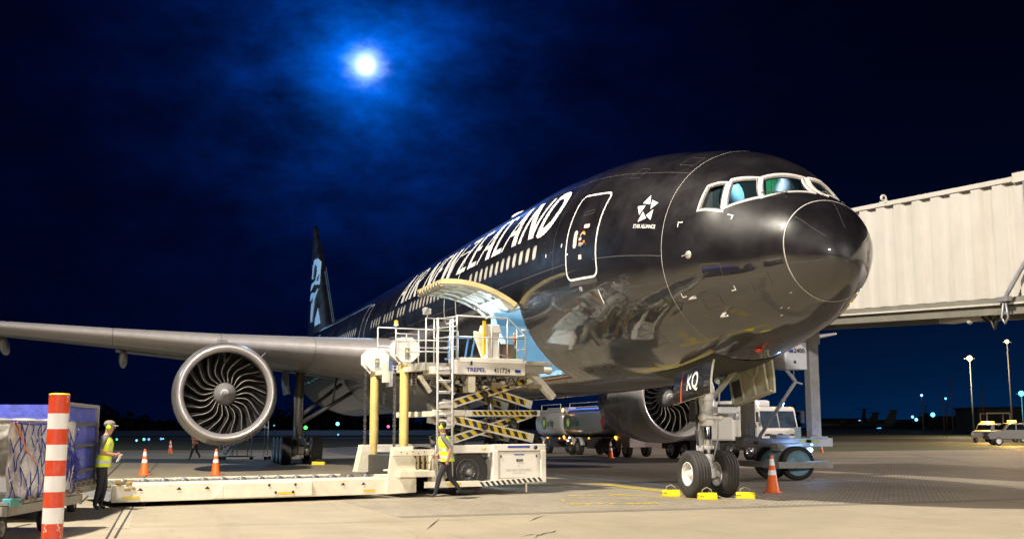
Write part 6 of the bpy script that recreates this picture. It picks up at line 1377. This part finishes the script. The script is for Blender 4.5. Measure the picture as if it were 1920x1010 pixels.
# local: x forward, near side (our left) is -y? resolve below: vehicle right side = -y
mb = MB(); mb.prism([(.0, 1.05), (.05, 1.55), (-.02, 1.65), (-.22, 2.6), (-.34, 2.72), (-1.7, 2.74), (-1.8, 2.6), (-1.8, .75), (-1.25, .75), (-1.2, 1.02)], lambda u, v, q: Vector((u, q, v)), -1.2, 1.2)
CBn = mb.build('cab', [wtm], TW, bevel=.05)
mb = MB(); mb.add([Vector((x, y, z)) for x, y, z in ((.005, -1.08, 1.68), (.005, -.04, 1.68), (-.185, -.04, 2.50), (-.185, -1.06, 2.50))], [(0, 1, 2, 3)]); mb.add([Vector((x, y, z)) for x, y, z in ((.005, .04, 1.68), (.005, 1.08, 1.68), (-.185, 1.06, 2.50), (-.185, .04, 2.50))], [(0, 1, 2, 3)])
mb.add([Vector((x, y, z)) for x, y, z in ((-.30, -1.212, 1.70), (-1.30, -1.212, 1.70), (-1.30, -1.212, 2.45), (-.45, -1.212, 2.45))], [(0, 1, 2, 3)]); mb.build('window', [mat('truck glass', (.05, .075, .11), .08, 0, .4, 2, spec=.9)], CBn, solid=.012)
mb = MB(); mb.box((.03, -.75, 1.33), (.05, .42, .1), 0); mb.box((.03, .0, 1.36), (.05, .3, .06), 0); mb.box((.03, .75, 1.33), (.05, .3, .06), 0); mb.box((.06, 0, .9), (.18, 2.4, .3), 1); mb.box((.16, .75, .95), (.02, .35, .14), 2); mb.box((.16, -.8, 1.0), (.02, .4, .12), 3); mb.box((.08, 1.05, 1.35), (.2, .3, .7), 4)
mb.build('front_panel', [black_plain, wtm, yellow_paint, dark_metal, mat('blue grey tank', (.2, .28, .36), .4)], CBn, bevel=.01)
mb = MB(); mb.box((-1.28, -1.215, 1.7), (.02, .01, 1.6)); mb.box((-.28, -1.215, 1.35), (.02, .01, .9)); mb.box((-1.15, -1.23, 1.55), (.16, .03, .04)); mb.build('door', [dark_metal], CBn)
mb = MB(); mb.bar((.02, -1.25, 1.8), (.1, -1.45, 1.9), .03, .03); mb.box((.1, -1.45, 2.2), (.08, .12, .5)); mb.bar((-.1, 1.2, 2.5), (.1, 1.42, 2.5), .03, .03); mb.box((.1, 1.4, 2.2), (.1, .16, .6)); mb.build('mirror', [dark_metal], CBn, bevel=.02)
mb = MB()
for y in (-1.0, -.1, .95): mb.ball((-.3, y, 2.66), .05, 0, 8, 6)
mb.build('marker_lamp', [amber_lo], CBn)
for y in (-.75, .85): mb = MB(); mb.lathe([(0, .07), (.06, .07), (.12, .05), (.13, 0)], (-.7, y, 2.85), (0, 0, 1), 12); mb.tube((-.7, y, 2.72), (-.7, y, 2.85), .02, 6); mb.build('blue_beacon', [blue_l], CBn)
mb = MB(); mb.prism([(-2.1, 1.0), (-2.1, 2.7), (-2.5, 3.05), (-8.2, 3.05), (-8.8, 2.6), (-9.2, 1.4), (-9.2, 1.0)], lambda u, v, q: Vector((u, q, v)), -1.22, 1.22); mb.span((-2.1, -.4, 3.0), (-3.4, .4, 3.25)); mb.span((-2.0, -1.1, 2.7), (-2.3, 1.1, 3.1)); mb.build('tank_body', [wtm], TW, bevel=.12)
mb = MB(); mb.span((-.6, -1.0, .55), (-9.0, 1.0, 1.0), 0); mb.span((-3.6, -1.2, .5), (-6.0, 1.2, .98), 1); mb.build('chassis', [mat('truck chassis', (.05, .05, .05)), mat('grey skirt', (.22, .22, .24), .4)], TW, bevel=.02)
for xx in (-.95, -2.6, -6.6, -7.9):
    for yy in (-1.02, 1.02): wheel_parts((xx, yy, .5), (0, 1, 0), .5, .34, .30, TW, mat('truck rim chrome', (.6, .6, .62)), 3, n=28)
mb = MB(); mb.span((-2.5, -.3, 3.25), (-2.8, .1, 3.42), 0); mb.ball((-4.4, -1.22, 2.4), .06, 1, 8, 6); mb.build('roof_lamp', [yellow_paint, amber_lo], TW)
mb = MB(); mb.span((-2.4, -1.0, 3.42), (-2.1, -.6, 3.55)); mb.tube((-2.2, .5, 3.0), (-2.2, .5, 3.7), .02, 6); mb.tube((-2.2, .2, 3.7), (-2.2, .8, 3.72), .05, 6); mb.build('roof_fitting', [dark_metal], TW)

# ================================================================== DISTANT VEHICLES
def van(label, loc, rz, kind, bodym):
    t = thing('service_van' if kind == 'van' else 'pickup_truck', label, 'van' if kind == 'van' else 'pickup', loc, rz, 'airport vehicles with amber lights at the right')
    mb = MB()
    if kind == 'van': pr = [(0, .45), (0, .95), (.25, 1.12), (1.1, 1.2), (1.75, 1.85), (4.6, 1.9), (4.75, 1.7), (4.8, .45)]
    else: pr = [(0, .5), (0, 1.0), (.3, 1.15), (1.2, 1.2), (1.75, 1.78), (3.1, 1.8), (3.3, 1.25), (5.2, 1.25), (5.25, .5)]
    mb.prism([(-u, v) for u, v in pr], lambda u, v, q: Vector((u, q, v)), -.9, .9); B_ = mb.build('body', [bodym], t, bevel=.07)
    mb = MB()
    if kind == 'van': q = [((-1.9, 1.28), (-2.9, 1.28), (-2.9, 1.72), (-2.05, 1.72)), ((-3.0, 1.28), (-4.5, 1.28), (-4.5, 1.72), (-3.0, 1.72))]
    else: q = [((-1.45, 1.25), (-2.3, 1.25), (-2.3, 1.68), (-1.82, 1.68)), ((-2.4, 1.25), (-3.1, 1.25), (-3.0, 1.68), (-2.4, 1.68))]
    for s in (-1, 1):
        for w_ in q: mb.add([Vector((a_, s * .905, b_)) for a_, b_ in w_], [(0, 1, 2, 3)])
    x0 = -1.16; mb.add([Vector((x0, -.78, 1.25)), Vector((x0, .78, 1.25)), Vector((x0 - .5, .72, 1.76)), Vector((x0 - .5, -.72, 1.76))], [(0, 1, 2, 3)])
    mb.build('window', [glass_dark], B_, solid=.01)
    for xx in (-.85, -3.7 if kind == 'van' else -4.2):
        for yy in (-.8, .8): wheel_parts((xx, yy, .36), (0, 1, 0), .36, .22, .21, t, None, 2, n=20)
    mb = MB(); mb.box((-2.3, 0, 1.98 if kind == 'van' else 1.92), (.35, 1.4, .2)); mb.build('amber_light_bar', [mat('amber bar glow', (1, .7, .2), .3, emis=(1, .60, .07), es=3.2)], t, bevel=.03)
    mb = MB()
    for y in (-.7, .7): mb.box((.01, y, .85), (.04, .3, .14), 0); mb.box((-4.8 if kind == 'van' else -5.26, y, .95), (.03, .2, .2), 1)
    mb.build('lamp', [mat('head lamp', (.6, .6, .6), .2), red_l], t); return t
wv = mat('van white paint', (.3, .3, .29), .4, 0, .03, 2); gv = mat('pickup grey paint', (.15, .15, .14), .4, 0, .03, 2)
p1 = Zat(1812, 830, 150); p2 = Zat(1849, 832, 122)
rt_ = head_r
V1 = van('white van with its amber light bar lit, furthest left of the two', (p1.x + _R.x * 1.6, p1.y + _R.y * 1.6, 0), rt_ + pi + .75, 'van', wv); V2 = van('grey pickup with amber light bar standing nearest at the right edge', (p2.x, p2.y, 0), rt_ + pi - .1, 'pickup', gv)
p3 = Zat(1868, 828, 150); V3 = van('dark pickup parked behind the nearest grey pickup', (p3.x + _R.x * 2, p3.y + _R.y * 2, 0), rt_ + pi + .15, 'pickup', mat('dark pickup paint', (.05, .05, .05), .4))
for v_, e_ in ((V1, 3000), (V2, 3000)):
    v_.scale = (1.12, 1.12, 1.22)
    p_ = point('amber_light', (0, 0, 0), e_, (1, .6, .12), .2); p_.parent = v_; p_.location = (-2.3, 0, 2.4)
# box truck / shelters behind
bt = thing('equipment_shelter', 'open steel frame shelter behind the amber-lit vehicles', 'shelter', tuple(Zat(1852, 806, 230).xy) + (0,), rt_)
mb = MB(); hh = 4.6
for (a_, b_) in ((0, 0), (4.3, 0), (0, 3), (4.3, 3)): mb.bar((a_, b_, 0), (a_, b_, hh), .2, .2)
mb.bar((0, 0, hh), (4.3, 0, hh), .25, .25); mb.bar((0, 3, hh), (4.3, 3, hh), .25, .25); mb.build('frame', [mat('pale steel frame', (.5, .46, .35), .5)], bt)
mb = MB(); mb.span((0, 0, hh + .1), (4.3, 3, hh + .2)); mb.build('roof', [dark_metal], bt)

# ================================================================== LIGHT MASTS
mast_m = mat('mast grey', (.30, .31, .33), .5, .3)
def mast(px, py_top, Z, label, colr, es, lamp_e, head=1.1, n=4):
    tp = Zat(px, py_top, Z); t = thing('light_mast', label, 'light mast', (tp.x, tp.y, 0), head_r, 'tall apron light masts')
    mb = MB(); mb.tube((0, 0, 0), (0, 0, tp.z), .24 * Z / 300, 10, 0, .12 * Z / 300); mb.bar((-head, 0, tp.z), (head, 0, tp.z), .15, .15); mb.build('pole', [mast_m], t)
    lm = mat('flood glow %s' % px, colr, .3, emis=colr, es=min(es, 2.6))
    mb = MB()
    mb.ball((0, 0, tp.z + .1), head * .5, 0, 14, 10); mb.build('floodlight', [lm], t)
    if lamp_e:
        p_ = point('floodlight_glow', (0, 0, 0), lamp_e, colr, .8); p_.parent = t; p_.location = (-5, -6, tp.z + .5)
    return t
mast(1818, 672, 330, 'light mast with the brightest warm white lamps, left of the pair above the vehicles', (1, .80, .42), 60, 22000, 1.5)
mast(1888, 641, 240, 'tallest light mast near the right edge with a warm lamp', (1, .72, .35), 30, 9000, .8)
mast(1915, 738, 300, 'light mast at the right edge with a blue-green lamp', (.15, .85, 1), 60, 3500, 1.3)
mast(1728, 741, 520, 'slim far light mast with a faint blue lamp left of the vehicles', (.35, .65, 1), 8, 0, 1.1)
mast(1773, 747, 560, 'far light mast with a dim cyan lamp just left of the vehicles', (.2, .7, 1), 6, 0, 1.0)
mast(1735, 757, 600, 'unlit thin mast beside the slim far light mast', (.1, .2, .3), .2, 0, .4, 2)
for px, py in ((1781, 700), (1840, 712), (1767, 738)):
    tp = Zat(px, py, 380); t = thing('thin_mast', 'unlit lattice mast silhouetted against the sky, top at the %s' % {1781: 'left of the brightest lamp', 1840: 'right of the brightest lamp', 1767: 'left of all the taller masts'}[px], 'mast', (tp.x, tp.y, 0), 0, 'unlit thin masts'); mb = MB(); mb.tube((0, 0, 0), (0, 0, tp.z), .3, 6, 0, .12); mb.build('pole', [mat('dark mast', (.05, .04, .05), .6)], t)
# small lamps far off
def lamp(px, py, Z, colr, es, r, label, cat='taxiway light', group='small coloured taxiway lights'):
    p = Zat(px, py, Z); z0 = 0 if Z < 420 else .6; t = thing('taxiway_light', label, cat, (p.x, p.y, z0), 0, group)
    mb = MB(); mb.tube((0, 0, 0), (0, 0, max(.1, p.z - z0 - r)), .04, 6); mb.build('stem', [dark_metal], t); mb = MB(); mb.ball((0, 0, max(.15, p.z - z0)), r, 0, 10, 8); mb.build('lens', [mat('glow %d' % int(px * 10), colr, .3, emis=colr, es=min(es * .12, 2.2))], t); return t
cy, gr, blu = (.25, .75, 1), (.1, 1, .55), (.15, .3, 1)
for px, py, Z, c, es, r, lb in ((171, 826, 130, cy, 10, .10, 'faint cyan light left of the worker in the cap'), (219, 823, 150, gr, 14, .13, 'green light just right of the worker in the cap'), (256, 825, 140, cy, 14, .13, 'cyan light, left of the close trio left of the near engine'),
    (270, 823, 150, gr, 22, .17, 'brightest green light in the trio left of the near engine'), (279, 823, 150, blu, 22, .15, 'deep blue light, right of the close trio'), (302, 822, 155, blu, 16, .15, 'blue light of the pair touching the near engine'), (306, 822, 155, gr, 12, .10, 'green light of the pair touching the near engine'),
    (573, 801, 300, (.1, 1, .15), 18, .50, 'bright green square light above the main gear'), (633, 794, 420, cy, 24, .7, 'bright cyan light below the wing root'), (634, 814, 230, cy, 8, .2, 'small cyan light below the bright cyan one'), (728, 799, 380, (1, .15, .45), 14, .5, 'pink light between the two octagon posts'),
    (694, 813, 260, blu, 14, .25, 'blue light left of the front octagon post'), (514, 797, 380, cy, 5, .3, 'tiny cyan light right of the near engine'), (1749, 777, 420, (.2, .8, 1), 40, .8, 'bright cyan light on the horizon right of the far terminal'), (1711, 781, 500, cy, 14, .6, 'cyan light above the far blue-lit stands'), (1718, 786, 500, cy, 16, .7, 'cyan light right of the far blue-lit stands'), (1612, 790, 480, cy, 12, .7, 'cyan light among the parked turboprops')):
    lamp(px, py, Z, c, es, r, lb)

# ================================================================== FAR AIRCRAFT AND BUILDINGS
sil = mat('far aircraft paint', (.03, .04, .06), .5); 
def prop(px, Z, label, h, L_=24, rz=0.):
    p = Zat(px, 800, Z); t = thing('parked_turboprop', label, 'aircraft', (p.x, p.y, 1.), head_r + rz, 'far parked turboprops')
    k = h / 7.6; mb = MB(); mb.lathe([(0, .1), (1, .8), (3, 1.3), (16, 1.3), (22, .6), (L_, .2)], (0, 0, 2.6), (1, 0, 0), 16); mb.build('fuselage', [sil], t)
    mb = MB(); mb.prism([(19.5, 3.2), (24, 3.2), (25.2, h), (22.6, h)], lambda u, v, q: Vector((u, q, v)), -.15, .15); mb.prism([(22.4, -3.8), (24.6, -3.8), (25.4, 0), (24.6, 3.8), (22.4, 3.8), (22, 0)], lambda u, v, q: Vector((u, v, h + q)), -.1, .1); mb.build('tail', [sil], t)
    mb = MB(); mb.prism([(9.5, -13), (11, -13), (12, 0), (11, 13), (9.5, 13), (8.6, 0)], lambda u, v, q: Vector((u, v, 4.0 + q)), -.15, .15)
    for s in (-4, 4): mb.lathe([(7, .1), (7.4, .5), (11, .5), (13, .1)], (0, s, 3.7), (1, 0, 0), 10)
    mb.build('wing', [sil], t); return t
prop(1536, 470, 'far turboprop, leftmost, its T-tail rising behind the bridge column', 7.4, rz=.1); prop(1568, 500, 'far turboprop in the middle of the three on the left', 8.6, rz=-.5); prop(1672, 560, 'far turboprop close to the amber-lit vehicles', 8.4, rz=.5); prop(1580, 470, 'far turboprop with the tallest tail of the group', 9.2, rz=.9)
def hangar(px0, px1, Z, h, label, lit, dep=20):
    p0 = Zat(px0, 800, Z); p1_ = Zat(px1, 800, Z); w = (Vector((p1_.x, p1_.y)) - Vector((p0.x, p0.y))).length; t = thing('terminal_building', label, 'building', (p0.x, p0.y, .8), head_r, 'far airport buildings')
    mb = MB(); mb.span((0, 0, 0), (w, dep, h)); mb.build('wall', [mat('far dark wall', (.035, .04, .05), .7)], t); mb = MB(); mb.span((-.5, -.5, h + .01), (w + .5, dep + .5, h + .5)); mb.build('roof', [mat('far roof', (.02, .02, .025), .7)], t)
    random.seed(int(px0)); n = int(w / 5)
    for i in range(n):
        if random.random() < lit:
            mb = MB(); x = 5 * i + 1; mb.box((x + 1.2, -.1, h * random.uniform(.2, .75)), (random.uniform(.8, 3.4), .15, random.uniform(.5, 1.5))); mb.build('window', [mat('far window %d' % (i % 3), (.1, .5, .9), .5, emis=((.08, .45, .9), (.25, .7, 1), (.05, .3, .7))[i % 3], es=(1.6, 3, .9)[i % 3])], t)
    return t
hangar(1548, 1632, 640, 6.5, 'low dark hangar on the horizon behind the far turboprops', .12); hangar(1640, 1742, 620, 5.5, 'low terminal with blue-lit windows on the horizon', .9); hangar(1744, 1830, 600, 7, 'dark shed on the horizon left of the amber-lit vehicles', .05); hangar(1835, 1990, 420, 8, 'long dark shed on the horizon behind the vehicles', .04)
# tree line, one far-off mass
mb = MB(); random.seed(9); leaf = mat('far foliage', (.012, .018, .010), .9, 0, .4, 3)
x = -40
while x < 1500:
    Z = 620 + random.uniform(-25, 25); h = random.uniform(7, 14) * (.75 + .35 * math.sin(x * .013)) ; c = Zat(x, 800, Z)
    for k in range(26):
        a = random.random() * 6.28; rr = random.random()**.5 * h * .38; zz = .8 + h * (.15 + .85 * random.random()); rr *= 1.25 - zz / (h + 3); s = random.uniform(.6, 1.5)
        p = Vector((c.x + rr * math.cos(a), c.y + rr * math.sin(a), zz + 1.5)); n1 = Vector((random.uniform(-1, 1), random.uniform(-1, 1), random.uniform(-.5, 1))).normalized(); n2 = n1.orthogonal().normalized(); n3 = n1.cross(n2)
        mb.add([p + n2 * s, p + n3 * s, p - n2 * s, p - n3 * s], [(0, 1, 2, 3)])
    mb.tube((c.x, c.y, .6), (c.x, c.y, h * .5), .3, 5); mb.ball((c.x, c.y, 1.5 + h * .42), h * .3, 0, 8, 6, (1.2, 1.2, 1.2)); x += random.uniform(7, 14)
tag(mb.build('tree_line', leaf, norm=False), 'dark line of trees along the horizon on the left', 'trees', kind='stuff')
